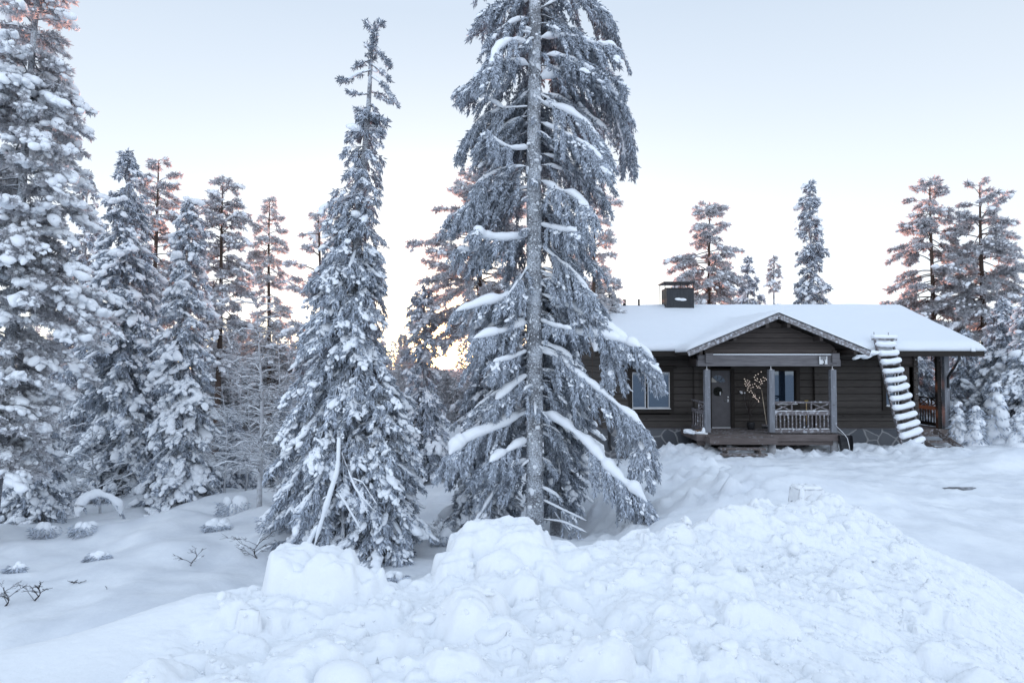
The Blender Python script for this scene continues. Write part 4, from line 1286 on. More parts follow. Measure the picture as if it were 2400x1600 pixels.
def glass_mat(name, base, refl=.22):
    m = mat(name, base, .03, .5)
    n, l, b = nodes(m)
    g = n.new("ShaderNodeBsdfGlossy"); g.inputs['Roughness'].default_value = .02; g.inputs[0].default_value = (.55, .75, 1, 1)
    ms = n.new("ShaderNodeMixShader"); ms.inputs[0].default_value = refl
    tc = n.new("ShaderNodeTexCoord"); tx = n.new("ShaderNodeTexNoise"); tx.inputs['Scale'].default_value = 1.6
    bp = n.new("ShaderNodeBump"); bp.inputs['Strength'].default_value = .05; bp.inputs['Distance'].default_value = .02
    l.new(tc.outputs['Object'], tx.inputs['Vector']); l.new(tx.outputs['Fac'], bp.inputs['Height']); l.new(bp.outputs[0], g.inputs['Normal'])
    l.new(b.outputs[0], ms.inputs[1]); l.new(g.outputs[0], ms.inputs[2]); l.new(ms.outputs[0], n["Material Output"].inputs[0])
    return m
M_GLASS = glass_mat("window_glass", (.012, .020, .034), .10)
M_GLASS_DARK = glass_mat("dark_door_glass", (.02, .022, .03), .04)

M_STONE = mat("slate_plinth", (.12, .125, .135), .8)
_n, _l, _b = nodes(M_STONE)
_tc = _n.new("ShaderNodeTexCoord")
_nz = _n.new("ShaderNodeTexNoise"); _nz.inputs['Scale'].default_value = 1.8; _l.new(_tc.outputs['Object'], _nz.inputs['Vector'])
_vm = _n.new("ShaderNodeVectorMath"); _vm.operation = 'MULTIPLY_ADD'; _vm.inputs[1].default_value = (.25, .25, .25)
_l.new(_nz.outputs['Color'], _vm.inputs[0]); _l.new(_tc.outputs['Object'], _vm.inputs[2])
_mp = _n.new("ShaderNodeMapping"); _mp.inputs['Scale'].default_value = (1.75, .01, 2.1); _mp.inputs['Rotation'].default_value = (0, .35, 0)
_l.new(_vm.outputs[0], _mp.inputs[0])
_ve = _n.new("ShaderNodeTexVoronoi"); _ve.feature = 'DISTANCE_TO_EDGE'; _ve.inputs['Scale'].default_value = 1.0
_vc = _n.new("ShaderNodeTexVoronoi"); _vc.inputs['Scale'].default_value = 1.0
_l.new(_mp.outputs[0], _ve.inputs['Vector']); _l.new(_mp.outputs[0], _vc.inputs['Vector'])
_cr = _n.new("ShaderNodeValToRGB"); _cr.color_ramp.elements[0].color = (.085, .092, .105, 1); _cr.color_ramp.elements[1].color = (.135, .14, .15, 1)
_se = _n.new("ShaderNodeSeparateColor"); _l.new(_vc.outputs['Color'], _se.inputs[0]); _l.new(_se.outputs[0], _cr.inputs[0])
_er = _n.new("ShaderNodeValToRGB"); _er.color_ramp.elements[0].position = .035; _er.color_ramp.elements[0].color = (1, 1, 1, 1); _er.color_ramp.elements[1].position = .055; _er.color_ramp.elements[1].color = (0, 0, 0, 1)
_l.new(_ve.outputs['Distance'], _er.inputs[0])
_mx = _n.new("ShaderNodeMix"); _mx.data_type = 'RGBA'; _mx.inputs['B'].default_value = (.27, .27, .275, 1)
_l.new(_er.outputs[0], _mx.inputs['Factor']); _l.new(_cr.outputs[0], _mx.inputs['A']); _l.new(_mx.outputs['Result'], _b.inputs['Base Color'])
_bp = _n.new("ShaderNodeBump"); _bp.inputs['Strength'].default_value = .6; _bp.inputs['Distance'].default_value = .02; _bp.invert = True
_l.new(_er.outputs[0], _bp.inputs['Height']); _l.new(_bp.outputs[0], _b.inputs['Normal'])

# measured planes
YW = 24.0                                  # front wall
YP = 22.0                                  # front of the porch
YB = 32.0                                  # back wall
def X_(px, d): return (px - 1200) / 1600 * d
def Z_(py, d): return at(1200, py, d)[2]
XL = X_(1412, YW); XR = X_(2144, YW)       # log walls
XT = X_(2222, YW)                          # end of the side terrace
ZF = Z_(1003, YW)                          # floor level (door sill)
ZPL = Z_(1004, YW)                         # top of the plinth
ZE = Z_(828, 23.2)                         # underside of the roof edge
YE = 23.2; YR = 27.9                       # eave and ridge
ZR = Z_(719, YR)
SL = (ZR - Z_(822, YE)) / (YR - YE)
XRL, XRR = X_(1395, YE), X_(2306, YE)
cabin = empty("log_cabin", (X_(1780, YW), YW, 0.0), "dark brown single storey log cabin under a thick snow roof", "cabin")
CO = np.array(cabin.location)
class LB(MB):
    """mesh whose vertices are given in world space and stored relative to the cabin"""
    org = CO
    def build(self, name, m, parent=None, smooth=False, bevel=0.0, top=True):
        self.v = [v - self.org for v in self.v]
        return MB.build(self, name, m, parent, smooth, bevel)

# log walls: each course a slightly bulging log, with V grooves
def log_wall(b, x0, x1, y, z0, z1, h=.24, holes=(), dep=.10):
    z = z0
    k = 0
    while z < z1 - .02:
        zt = min(z + h, z1)
        spans = [(x0, x1)]
        for (hx0, hx1, hz0, hz1) in holes:
            if zt > hz0 + .01 and z < hz1 - .01:
                ns = []
                for a, c in spans:
                    if hx1 <= a or hx0 >= c: ns.append((a, c)); continue
                    if hx0 > a: ns.append((a, hx0))
                    if hx1 < c: ns.append((hx1, c))
                spans = ns
        for a, c in spans:
            g = .018
            poly = [(y + dep, z), (y + g, z + .004), (y, z + g), (y, zt - g), (y + g, zt - .004), (y + dep, zt)]
            v = [(a, p[0], p[1]) for p in poly] + [(c, p[0], p[1]) for p in poly]
            n = len(poly)
            b.add(np.array(v), np.array([(i, i + 1, n + i + 1, n + i) for i in range(n - 1)]))
            b.f.append([tuple(range(b.n - n - 1, b.n - 2 * n - 1, -1)), tuple(range(b.n - n, b.n))])
        z = zt; k += 1
WB0 = Z_(1003, YW)
ZTOP = Z_(826, YW) + .30
winA = (X_(1481, YW), X_(1569, YW), Z_(956, YW), Z_(872, YW))
door = (X_(1665, YW), X_(1713, YW), ZF, Z_(867, YW))
winB = (X_(1812, YW), X_(1864, YW), Z_(945, YW), Z_(868, YW))
winC = (X_(2074, YW), X_(2128, YW), Z_(950, YW), Z_(868, YW))
b = LB()
log_wall(b, XL, XR, YW, WB0, ZTOP, .24, [winA, door, winB, winC])
# end walls and back
for x in (XL, XR):
    s = .10 if x == XL else -.10
    z = WB0
    while z < ZTOP:
        b.box((min(x, x + s), YW + .1, z + .008), (max(x, x + s), YB, z + .236)); z += .24
b.box((XL, YB, WB0), (XR, YB + .12, ZTOP))
# cross log ends beside the porch
for px, w in ((1630, .16), (1910, .16), (1417, .14), (2141, .14)):
    xx = X_(px, YW); z = WB0
    while z < ZTOP - .1:
        b.box((xx - w / 2, YW - .13, z + .012), (xx + w / 2, YW - .004, z + .228)); z += .24
b.build("wall", M_LOG, cabin)
b = LB(); b.box((XL + .12, YW + .55, WB0), (XR - .12, YW + .6, ZTOP)); b.build("interior_wall", M_ROOM, cabin)
# stone plinth
b = LB()
b.box((XL - .02, YW - .03, -1.2), (XR + .02, YW + .10, ZPL - .01)); b.box((XL - .02, YW + .11, -1.2), (XL + .12, YB, ZPL - .01)); b.box((XR - .12, YW + .11, -1.2), (XR + .02, YB, ZPL - .01))
b.build("stone_plinth", M_STONE, cabin)
b = LB(); b.box((XL - .05, YW - .06, ZPL - .012), (XR + .05, YW - .002, ZPL + .02)); b.build("drip_board", M_BEAM, cabin)

# windows
def window(rect, mull, white, sill_snow=True):
    x0, x1, z0, z1 = rect
    f = LB()
    t = .13
    f.box((x0 - t, YW - .05, z0 - t - .04), (x0, YW - .004, z1 + t)); f.box((x1, YW - .05, z0 - t - .04), (x1 + t, YW - .004, z1 + t))
    f.box((x0, YW - .048, z1), (x1, YW - .004, z1 + t)); f.box((x0, YW - .048, z0 - t - .04), (x1, YW - .004, z0 - .03))
    f.box((x0 - t - .1, YW - .09, z1 + t), (x1 + t + .1, YW - .004, z1 + t + .07))
    w = f.build("window", M_TRIM, cabin)
    g = LB(); g.box((x0 + .01, YW + .060, z0 + .01), (x1 - .01, YW + .066, z1 - .01)); g.build("pane", M_GLASS, w)
    s = LB()
    e = .028
    for k in range(len(mull) + 1):
        a = x0 if k == 0 else mull[k - 1] + .035
        c = x1 if k == len(mull) else mull[k] - .035
        s.box((a, YW + .01, z0), (a + e, YW + .055, z1)); s.box((c - e, YW + .01, z0), (c, YW + .055, z1))
        s.box((a + e, YW + .012, z0), (c - e, YW + .055, z0 + e)); s.box((a + e, YW + .012, z1 - e), (c - e, YW + .055, z1))
    s.build("sash", M_WHITE if white else M_TRIM, w)
    if mull:
        m_ = LB()
        for q in mull: m_.box((q - .035, YW + .004, z0), (q + .035, YW + .05, z1))
        m_.build("mullion", M_TRIM, w)
    s = LB(); s.box((x0 - .02, YW - .09, z0 - .03), (x1 + .02, YW - .002, z0 - .004)); s.build("sill", M_WHITE, w)
    if sill_snow:
        pass
    return w
wA = window(winA, [X_(1515, YW)], True)
wB = window(winB, [], False)
wC = window(winC, [X_(2101, YW)], True)
# curtains drawn to the sides behind the glass of the porch window
cm = mat("pale_curtain", (.30, .29, .28), .9); add_noise(cm, 14, (.16, .16, .16), (.42, .40, .38), stretch=(4, 1, .6))

# door with fan light, round window, handle
dr = LB(); dr.box((door[0] + .02, YW + .03, ZF + .01), (door[1] - .02, YW + .085, door[3] - .02))
D = dr.build("door", M_DOOR, cabin, bevel=.006)
f = LB(); t = .10
f.box((door[0] - t, YW - .045, ZF), (door[0] + .02, YW + .10, door[3] + .05)); f.box((door[1] - .02, YW - .045, ZF), (door[1] + t, YW + .10, door[3] + .05)); f.box((door[0] + .02, YW - .043, door[3] - .02), (door[1] - .02, YW + .1, door[3] + .05))
f.build("door_frame", M_TRIM, D)
cxd = X_(1682, YW); czd = Z_(896, YW)
def fan(r0, r1, a0, a1, n=7):
    a = np.linspace(a0, a1, n)
    return [(cxd + r1 * math.cos(t), czd + r1 * math.sin(t)) for t in a] + [(cxd + r0 * math.cos(t), czd + r0 * math.sin(t)) for t in a[::-1]]
m_light = mat("hall_light_painted_glass", (.40, .38, .35), .2, .5)  # pale base colour paints hall light into one pane; nothing glows
for k in range(4):
    pl = LB(); pl.prism(fan(.05, .255, math.pi * k / 4 + .06, math.pi * (k + 1) / 4 - .06), YW + .018, YW + .029)
    pl.build("fan_light", m_light if k == 3 else M_GLASS_DARK, D)
pl = LB()
a = np.linspace(0, 2 * math.pi, 24, endpoint=False)
zc = Z_(917, YW); xc = cxd + .0
pl = LB(); pl.box((door[0] + .03, YW - .006, ZF + .0), (door[1] - .03, YW + .03, ZF + .03)); pl.build("threshold", M_WHITE, D)
h = LB()
hx = door[1] - .11; hz = Z_(938, YW)
h.tube([(hx, YW + .03, hz), (hx, YW - .04, hz)], .012); h.tube([(hx, YW - .035, hz), (hx - .14, YW - .035, hz)], .011)
h.box((hx - .025, YW + .018, hz - .05), (hx + .025, YW + .029, hz + .04)); h.build("handle", M_METAL, D)
h = LB(); hz2 = Z_(930, YW); h.tube([(hx, YW + .029, hz2), (hx, YW - .002, hz2)], .024, 12); h.build("lock", M_METAL, D)

# ---- roofs
def quadslab(b, p, th):
    """slab from four world corners, extruded downwards by th"""
    p = np.array(p, float); q = p.copy(); q[:, 2] -= th
    b.add(np.concatenate([p, q]), np.array([(0, 1, 2, 3), (7, 6, 5, 4), (0, 4, 5, 1), (1, 5, 6, 2), (2, 6, 7, 3), (3, 7, 4, 0)]))
YBK = 2 * YR - YE
ZEt = ZE + .10                         # upper roof surface at the eave, below the snow
ZRt = ZEt + (Z_(711, YR) - .30 - ZEt) # ridge, below the snow
r = LB()
quadslab(r, [(XRL, YE, ZEt), (XRR, YE, ZEt), (XRR, YR, ZRt), (XRL, YR, ZRt)], .10)
quadslab(r, [(XRL, YR + .001, ZRt), (XRR, YR + .001, ZRt), (XRR, YBK, ZEt), (XRL, YBK, ZEt)], .10)
roof = r.build("roof", M_TRIM, cabin)
s = LB()
s.box((XRL, YE - .03, ZE - .10), (XRR, YE - .004, ZEt + .0)); s.build("fascia", M_TRIM, roof)
# rafters' soffit
yy = np.array([(YW, ZTOP), (YR, ZRt - .14), (YB, ZTOP)])
for x in (XL, XR - .1):
    g = LB()
    v = [(x, p[0], p[1]) for p in yy] + [(x + .1, p[0], p[1]) for p in yy]
    g.add(np.array(v), [np.array([(0, 1, 2), (5, 4, 3)]), np.array([(0, 3, 4, 1), (1, 4, 5, 2), (2, 5, 3, 0)])])
    g.build("end_gable", M_LOG, cabin)

# porch gable geometry
PXC = X_(1822, 21.5); YG = 21.5
PXL = X_(1614, YG); PXR = X_(2036, YG)
PZA = Z_(736, YG); PZE = Z_(822, YG)
PHW = (PXR - PXL) / 2; PXM = (PXL + PXR) / 2
PS = (PZA - PZE) / PHW
YJ = YE + (PZA - .25 - ZEt) / max(SL, .1) + 1.2
r = LB()
for sg in (-1, 1):
    xe = PXM + sg * PHW
    c = [(xe, YG, PZE - .02), (PXM, YG, PZA - .02), (PXM, YJ, PZA - .02), (xe, YJ, PZE - .02)]
    if sg > 0: c = c[::-1]
    quadslab(r, c[::-1], .10)
proof = r.build("porch_roof", M_TRIM, cabin)
# barge boards (frosty edge)
bb = LB()
for sg in (-1, 1):
    xe = PXM + sg * (PHW + .03)
    bb.bar((xe, YG - .02, PZE - .09), (PXM + sg * .004, YG - .02, PZA - .055), .04, .17)
bb.build("barge_board", wood_mat("frosted_barge_board", (.16, .15, .155), (.26, .245, .25), 0, .8, (3, 3, 3), .55), proof)
bb = LB()
for sg in (-1, 1):
    xe = PXM + sg * (PHW + .04)
    bb.bar((xe, YG - .045, PZE + .002), (PXM + sg * .004, YG - .045, PZA + .037), .05, .022)
bb.build("edge_flashing", M_BLACK, proof)
bb = LB()
for sg in (-1, 1):
    for fr in (.12, .48, .86):
        xx = PXM + sg * PHW * fr; zz = PZA - (PZA - PZE) * fr - .20
        bb.box((xx - .05, YG + .02, zz - .08), (xx + .05, YP + 1.6, zz + .08))
bb.build("purlin", M_LOG_PORCH, proof)
# gable boards
YGB = YP - .02
gz0 = Z_(829, YGB)
gb = LB()
z = gz0; bh = .17
gx0, gx1 = X_(1652, YGB), X_(1957, YGB)
def halfw(z): return min(PHW - .02, max((PZA - .16 - z) / PS, 0))
while z < PZA - .2:
    zt = z + bh
    for_x0 = max(gx0, PXM - halfw(z)); for_x1 = min(gx1, PXM + halfw(z))
    t0 = max(gx0, PXM - halfw(zt)); t1 = min(gx1, PXM + halfw(zt))
    if for_x1 - for_x0 < .1: break
    gq = .014
    v = []
    for (yo, zz, a, c) in ((gq, z + .002, for_x0, for_x1), (0, z + gq, for_x0 + (t0 - for_x0) * .08, for_x1 + (t1 - for_x1) * .08), (0, zt - gq, t0 + (for_x0 - t0) * .08, t1 + (for_x1 - t1) * .08), (gq, zt - .002, t0, max(t1, t0 + .01))):
        v += [(a, YGB + yo, zz), (c, YGB + yo, zz)]
    gb.add(np.array(v), np.array([(0, 1, 3, 2), (2, 3, 5, 4), (4, 5, 7, 6)]))
    z = zt
gb.box((gx0, YGB + .03, gz0), (gx1, YGB + .06, PZE - .02))
v = [(gx0, YGB + .05, PZE - .03), (gx1, YGB + .05, PZE - .03), (PXM, YGB + .05, PZA - .16)]
gb.add(np.array(v), np.array([(0, 1, 2)]))
gb.build("gable_boards", M_LOG_PORCH, cabin)
# corner uprights, sill moulding and the two part beam
for px in (1655, 1955):
    bm_ = LB()
    x = X_(px, YGB); bm_.box((x - .06, YGB - .045, gz0 - .02), (x + .06, YGB - .002, min(PZE + .02, PZA - .2 - abs(x - PXM) * PS)))
    bm_.build("corner_board", M_LOG_PORCH, cabin)
zb0, zb1, zb2 = Z_(858, YGB), Z_(843, YGB), Z_(829, YGB)
bm_ = LB()
bm_.box((X_(1634, YGB), YGB - .06, zb0), (X_(1968, YGB), YGB + .14, zb1)); bm_.box((X_(1636, YGB), YGB - .04, zb1), (X_(1966, YGB), YGB + .14, zb2 - .035))
for px in (1660, 1955):
    x = X_(px, YGB); bm_.box((x - .12, YGB - .13, zb1 - .10), (x + .12, YGB - .062, zb2 + .02))
beam = bm_.build("porch_beam", M_BEAM, cabin, bevel=.008)
sb = LB(); sb.box((X_(1660, YGB) + .12, YGB - .075, zb2 - .034), (X_(1955, YGB) - .12, YGB - .03, zb2 - .004)); sb.build("snow_strip", M_SNOW, beam)
# porch ceiling and side beams
pc = LB()
pc.box((X_(1650, YGB), YGB + .15, zb1 + .02), (X_(1960, YGB), YW - .14, zb1 + .05))
for px in (1655, 1955):
    x = X_(px, YGB); pc.box((x - .08, YGB + .142, zb0), (x + .08, YW - .14, zb1 + .018))
pc.build("porch_ceiling", M_LOG_PORCH, cabin)
# posts on the deck with their steel pins
zdk = Z_(1013, YP)
for px in (1656, 1806, 1950):
    x = X_(px, YP)
    p = LB(); p.box((x - .092, YP - .092, zdk), (x + .092, YP + .092, Z_(866, YP)))
    P = p.build("porch_post", M_POST, cabin, bevel=.012)
    q = LB(); q.tube([(x, YP, Z_(867, YP)), (x, YP, zb0 + .01)], .012); q.tube([(x, YP, Z_(866, YP)), (x, YP, Z_(864.5, YP))], .05, 10); q.build("steel_pin", M_METAL, P)

# deck
DX0, DX1 = X_(1622, 22.3), X_(1966, 21.9)
YD0 = 21.85
dk = LB()
y = YD0; bw = .125
zt = Z_(1018, YD0)
ZD = zt
while y < YW - .16:
    dk.box((DX0 + .03, y, ZD - .035), (DX1 - .03, y + bw - .012, ZD + rngT.uniform(-.002, .003))); y += bw
# lower step-like apron in front of the door
SX0, SX1 = X_(1660, 21.4), X_(1815, 21.4)
y = 21.28
while y < YD0 - .05:
    dk.box((SX0, y, ZD - .068), (SX1, y + bw - .012, ZD - .038 + rngT.uniform(-.002, .003))); y += bw
dk.build("deck", M_DECK, cabin)
df = LB()
df.box((DX0, YD0 - .03, ZD - .20), (DX1, YD0 - .002, ZD + .004)); df.box((SX0 - .02, 21.24, ZD - .24), (SX1 + .02, 21.272, ZD - .036))
df.box((SX0 - .02, 21.275, ZD - .235), (SX0 + .012, YD0 - .04, ZD - .07)); df.box((SX1 - .012, 21.275, ZD - .235), (SX1 + .02, YD0 - .04, ZD - .07))
df.box((DX0, YD0, ZD - .20), (DX0 + .028, YW - .15, ZD + .004)); df.box((DX1 - .028, YD0, ZD - .20), (DX1, YW - .15, ZD + .004))
df.box((DX0 + .05, YD0 + .06, ZD - .34), (DX1 - .05, YD0 + .16, ZD - .202))
df.build("deck_fascia", M_DECKSIDE, cabin)
for px, dd in ((1656, YP), (1806, 21.5), (1952, YP)):
    x = X_(px, dd); p = LB(); p.tube([(x, dd, -.35), (x, dd, ZD - .2)], .125, 14); p.build("pier", M_CONC, cabin, smooth=True)
ub = LB(); ub.box((DX0 + .3, YW - .5, -.4), (DX1 - .3, YW - .1, ZD - .21)); ub.build("underdeck_shade_box", M_BLACK, cabin)  # added black box stands in for the shade under the deck
# steps before the door
st = LB()
for k, (px0, px1, yy_, zz) in enumerate(((1684, 1788, 21.0, .30), (1688, 1792, 20.72, .16))):
    st.box((X_(px0, yy_), yy_ - .16, zz - .05), (X_(px1, yy_), yy_ + .14, zz))
st.box((X_(1700, 20.8), 20.7, -.2), (X_(1700, 20.8) + .05, 21.2, .25)); st.box((X_(1775, 20.8), 20.7, -.2), (X_(1775, 20.8) + .05, 21.2, .25))
S = st.build("entrance_steps", M_DECK, cabin)

# railings
def railing(p0, p1, z0, hgt, mat_, nslat, cross, name="railing", snow=True, parent=None):
    p0 = np.array(p0, float); p1 = np.array(p1, float)
    d = (p1 - p0); L = np.linalg.norm(d); t = d / L
    b = LB()
    def pt(u, z): return np.array((p0[0] + d[0] * u, p0[1] + d[1] * u, z))
    zt, zm, zl = z0 + hgt, z0 + hgt * .66, z0 + hgt * .10
    b.bar(pt(0, zt), pt(1, zt), .05, .055)
    R_ = b.build(name, mat_, parent or cabin)
    b = LB(); b.bar(pt(0, zm), pt(1, zm), .04, .13); b.build("rail", mat_, R_)
    b = LB(); b.bar(pt(0, zl), pt(1, zl), .05, .12); b.build("rail", mat_, R_)
    for k in range(nslat):
        u = (k + .5) / nslat
        s = LB(); s.bar(pt(u, zl + .06), pt(u, zm - .065), .042, .03, up=(t[1], -t[0], 0)); s.build("baluster", mat_, R_)
    for (u0, u1) in cross:
        c = LB()
        za, zb = zm + .075, zt - .035
        c.bar(pt(u0 + .01, za), pt(u1 - .01, zb), .03, .035); c.bar(pt(u0 + .01, zb), pt(u1 - .01, za), .022, .035)
        c.bar(pt(u0, za), pt(u0, zb), .045, .035, up=(t[1], -t[0], 0)); c.bar(pt(u1, za), pt(u1, zb), .045, .035, up=(t[1], -t[0], 0))
        c.build("cross_brace", mat_, R_)
    if snow:
        s = LB()
        for (zz, w) in ((zm + .068, .028), (zl + .063, .03)):
            n = 40
            pts = np.array([pt(u, zz) for u in np.linspace(.01, .99, n)])
            s.tube(pts, .016 + .010 * (fbm(np.arange(n) * .35 + zz, np.zeros(n), 2, 4)) * 2, 7, .8)
        s.build("snow_edge", M_SNOW, R_, smooth=True)
    return R_
xa, xb = X_(1806, YP) + .095, X_(1950, YP) - .095
railing((xa, YP), (xb, YP), ZD - .0, 1.02, M_RAIL, 14, [(.0, .315), (.665, 1.0)])
railing((X_(1656, YP), YP + .1), (X_(1656, YP), YW - .16), ZD, 1.0, M_RAIL, 6, [(0, .5)], snow=False)

# ---- side terrace at the right end
tz = Z_(1005, 24.2)
XS0, XS1 = XR + .03, X_(2232, 24.0)
td = LB()
y = 24.1
while y < 30.5:
    td.box((XS0, y, tz - .035), (XS1, y + .11, tz)); y += .123
td.box((XS0, 24.06, tz - .22), (XS1, 24.096, tz + .002))
td.build("terrace_deck", M_DECK, cabin)
for (x, y) in ((XS1 - .1, 24.25), (XS1 - .1, 30.3)):
    p = LB(); p.box((x - .09, y - .09, tz - 1.0), (x + .09, y + .09, ZTOP - .12)); p.build("terrace_post", M_POST if y < 25 else M_BEAM, cabin, bevel=.01)
p = LB(); p.box((XS1 - .36, 24.3, tz), (XS1 - .22, 24.44, ZTOP - .16)); p.build("terrace_post", M_RAIL_DARK, cabin)
p = LB(); p.box((X_(2109, YW) , YW - .05, WB0), (X_(2143, YW), YW + .02, ZTOP - .1)); p.build("corner_board", M_LOG_PORCH, cabin)
p = LB(); p.box((XR - .3, YW - .02, ZTOP - .22), (X_(2222, 24), YW + .14, ZTOP - .04)); p.box((XR - .3, 30.2, ZTOP - .22), (XS1, 30.36, ZTOP - .04)); p.box((XS1 - .2, YW + .15, ZTOP - .2), (XS1 - .04, 30.19, ZTOP - .05)); p.build("terrace_beam", M_RAIL_DARK, cabin)
railing((XS1 - .12, 24.5), (XS1 - .12, 28.2), tz, 1.05, M_RAIL_DARK, 22, [(.0, .15), (.2, .35), (.4, .55)], snow=False)
# terrace steps
ts = LB()
nx0, nx1 = X_(2140, 23.6), X_(2205, 23.6)
for k in range(4):
    yy_ = 23.95 - .32 * k; zz = tz - .17 * (k + 1)
    ts.box((nx0 + .12 * k, yy_ - .16, zz - .045), (nx1 + .12 * k, yy_ + .13, zz))
for xx in (nx0, nx1):
    ts.bar((xx, 24.05, tz - .03), (xx + .48, 22.65, tz - .80), .05, .18)
ts.build("terrace_steps", M_DECK, cabin)
# downpipe
dp = LB()
dp.tube([(X_(2246, 23.3), 23.25, ZE + .02), (X_(2246, 23.3), 23.25, ZE - .18), (X_(2238, 23.4), 23.4, ZE - .42), (X_(2220, 24.1), 24.08, ZE - .82), (X_(2220, 24.1), 24.08, ZE - 1.2)], .045, 10)
dp.build("downpipe", M_BLACK, cabin, smooth=True)
dp = LB(); dp.tube([(X_(1427, YW), YW - .09, ZE), (X_(1427, YW), YW - .09, .0), (X_(1429, YW), YW - .2, -.12)], .045, 10); dp.build("downpipe", M_BLACK, cabin, smooth=True)

# chimney and vents
YC = YR - .1
c = LB(); cx0, cx1 = X_(1557, YC), X_(1621, YC); cz1 = Z_(677, YC); cz2 = Z_(666, YC)
c.box((cx0, YC - .45, ZRt - .5), (cx1, YC + .45, cz1)); ch = c.build("chimney", M_CHIM, roof, bevel=.01)
c = LB(); c.box((cx0 - .12, YC - .55, cz2), (cx1 + .03, YC + .55, cz2 + .045)); c.build("rain_cap", M_BLACK, ch)
c = LB()
for xx in (cx0 - .06, (cx0 + cx1) / 2, cx1 - .03):
    for yy_ in (YC - .47, YC + .47): c.bar((xx, yy_, cz1 - .9 if xx < cx0 else cz1 - .05), (xx, yy_, cz2), .025, .025)
c.bar((cx0 - .06, YC - .47, cz1 - .02), (cx1 + .0, YC - .475, cz1 - .02), .02, .03)
c.build("cap_stays", M_RAIL_DARK, ch)
v, f_ = blobs(np.array([(X_(1586, YC), YC - .47, ZRt + .42), (X_(1594, YC), YC - .47, ZRt + .40)]), np.array([(.18, .06, .06), (.16, .06, .05)]), rngT, 2, .25, np.zeros(2), np.zeros(2))
LB().add(v, f_).build("snow_patch", M_SNOW, ch, smooth=True)
for px, t, w in ((1436, 689, .16), (1464, 700, .09), (1498, 699, .055)):
    x = X_(px, YC); c = LB(); c.tube([(x, YC, ZRt - .2), (x, YC, Z_(t + 2, YC))], w * .72, 12)
    if w > .1: c.tube([(x, YC, Z_(t + 12, YC)), (x, YC, Z_(t + 2, YC)), (x, YC, Z_(t, YC))], np.array([w, w, w * .6]) * 1.02, 12)
    c.build("vent_pipe", M_BLACK, roof, smooth=True)

# ---- roof snow as a height field: main roof and porch roof merged into one blanket
sx = np.arange(XRL - .10, XRR + .101, .045); sy = np.arange(YG - .06, YR + .9, .05)
RX, RY = np.meshgrid(sx, sy)
main = ZEt + SL * (np.minimum(RY, 2 * YR - RY) - YE)
main = main * 1.0
main_t = np.where(RY > YR, 2 * ZRt - 0 + 0 * RX, 0)
slope_t = (ZRt - ZEt) / (YR - YE)
main = ZEt + slope_t * (YR - YE - np.abs(RY - YR))
depth_m = .27 + .05 * fbm(RX * .45, RY * .6, 3, 71) + .006 * fbm(RX * 5, RY * 5, 3, 72)
eave = np.clip((RY - (YE - .10 + .05 * fbm(RX * 2.2, RX * 0, 4, 75))) / .30, 0, 1)
side = np.clip(np.minimum(RX - (XRL - .08), (XRR + .08) - RX) / .35, 0, 1)
rnd = np.sqrt(np.clip(1 - (1 - eave) ** 2, 0, 1)) * np.sqrt(np.clip(1 - (1 - side) ** 2, 0, 1))
zm = np.where((eave > 0) & (side > 0), main + (depth_m + .0) * rnd, -50)
pz = PZA - PS * np.abs(RX - PXM)
depth_p = .17 + .05 * fbm(RX * .9 + 5, RY * .9, 3, 73) + .01 * fbm(RX * 6, RY * 6, 3, 74)
fr = np.clip((RY - (YG - .02)) / .28, 0, 1); ps = np.clip((PHW + .06 - np.abs(RX - PXM)) / .3, 0, 1)
zp = np.where((fr > 0) & (ps > 0), pz + depth_p * np.sqrt(np.clip(1 - (1 - fr) ** 2, 0, 1)) * np.sqrt(np.clip(1 - (1 - ps) ** 2, 0, 1)), -50)
kk = .16
mxz = np.maximum(zm, zp)
zs = np.where((zm > -40) & (zp > -40), mxz + np.maximum(kk - np.abs(zm - zp), 0) ** 2 / (4 * kk), mxz)
ok = zs > -40
ny, nx = zs.shape
okf = ok[:-1, :-1] & ok[1:, :-1] & ok[:-1, 1:] & ok[1:, 1:]
zz = np.where(ok, zs, 0)
v = np.stack([RX, RY, zz], -1).reshape(-1, 3)
i = (np.arange(ny - 1)[:, None] * nx + np.arange(nx - 1)[None])[okf]
top = np.stack([i, i + 1, i + nx + 1, i + nx], -1)
# underside copy and rim
under = np.where(ok, np.maximum(np.where(zm > -40, main + .004, -50), np.where(zp > -40, pz - .012, -50)), 0)
under = np.minimum(under, zz - .002)
vu = np.stack([RX, RY, under], -1).reshape(-1, 3)
nv = len(v)
bot = top[:, ::-1] + nv
edges = {}
for q in top:
    for a, c_ in ((q[0], q[1]), (q[1], q[2]), (q[2], q[3]), (q[3], q[0])):
        if (c_, a) in edges: del edges[(c_, a)]
        else: edges[(a, c_)] = 1
rim = np.array([(c_, a, a + nv, c_ + nv) for a, c_ in edges])
LB().add(np.concatenate([v, vu]), np.concatenate([top, bot, rim])).build("roof_snow", M_SNOW_ROOF, roof, smooth=True)
# snow fallen over the valley at the right foot of the porch roof
pv = at(2030, 836, 22.6)
v, f_ = blobs(np.array([pv + (-.1, 0, .06), pv + (.1, .1, .05), pv + (-.28, 0, -.02), pv + (.25, .1, .14)]), np.array([(.22, .15, .09), (.2, .15, .1), (.16, .1, .05), (.18, .2, .1)]), rngT, 2, .3, np.zeros(4), np.zeros(4) + .3)
LB().add(v, f_).build("snow_clump", M_SNOW, roof, smooth=True)
# ------------------------------------------------------------------ things about the cabin
class TB(LB):
    """parts stored relative to a thing's own origin"""
    def __init__(self, root):
        MB.__init__(self); self.org = np.array(root.location)

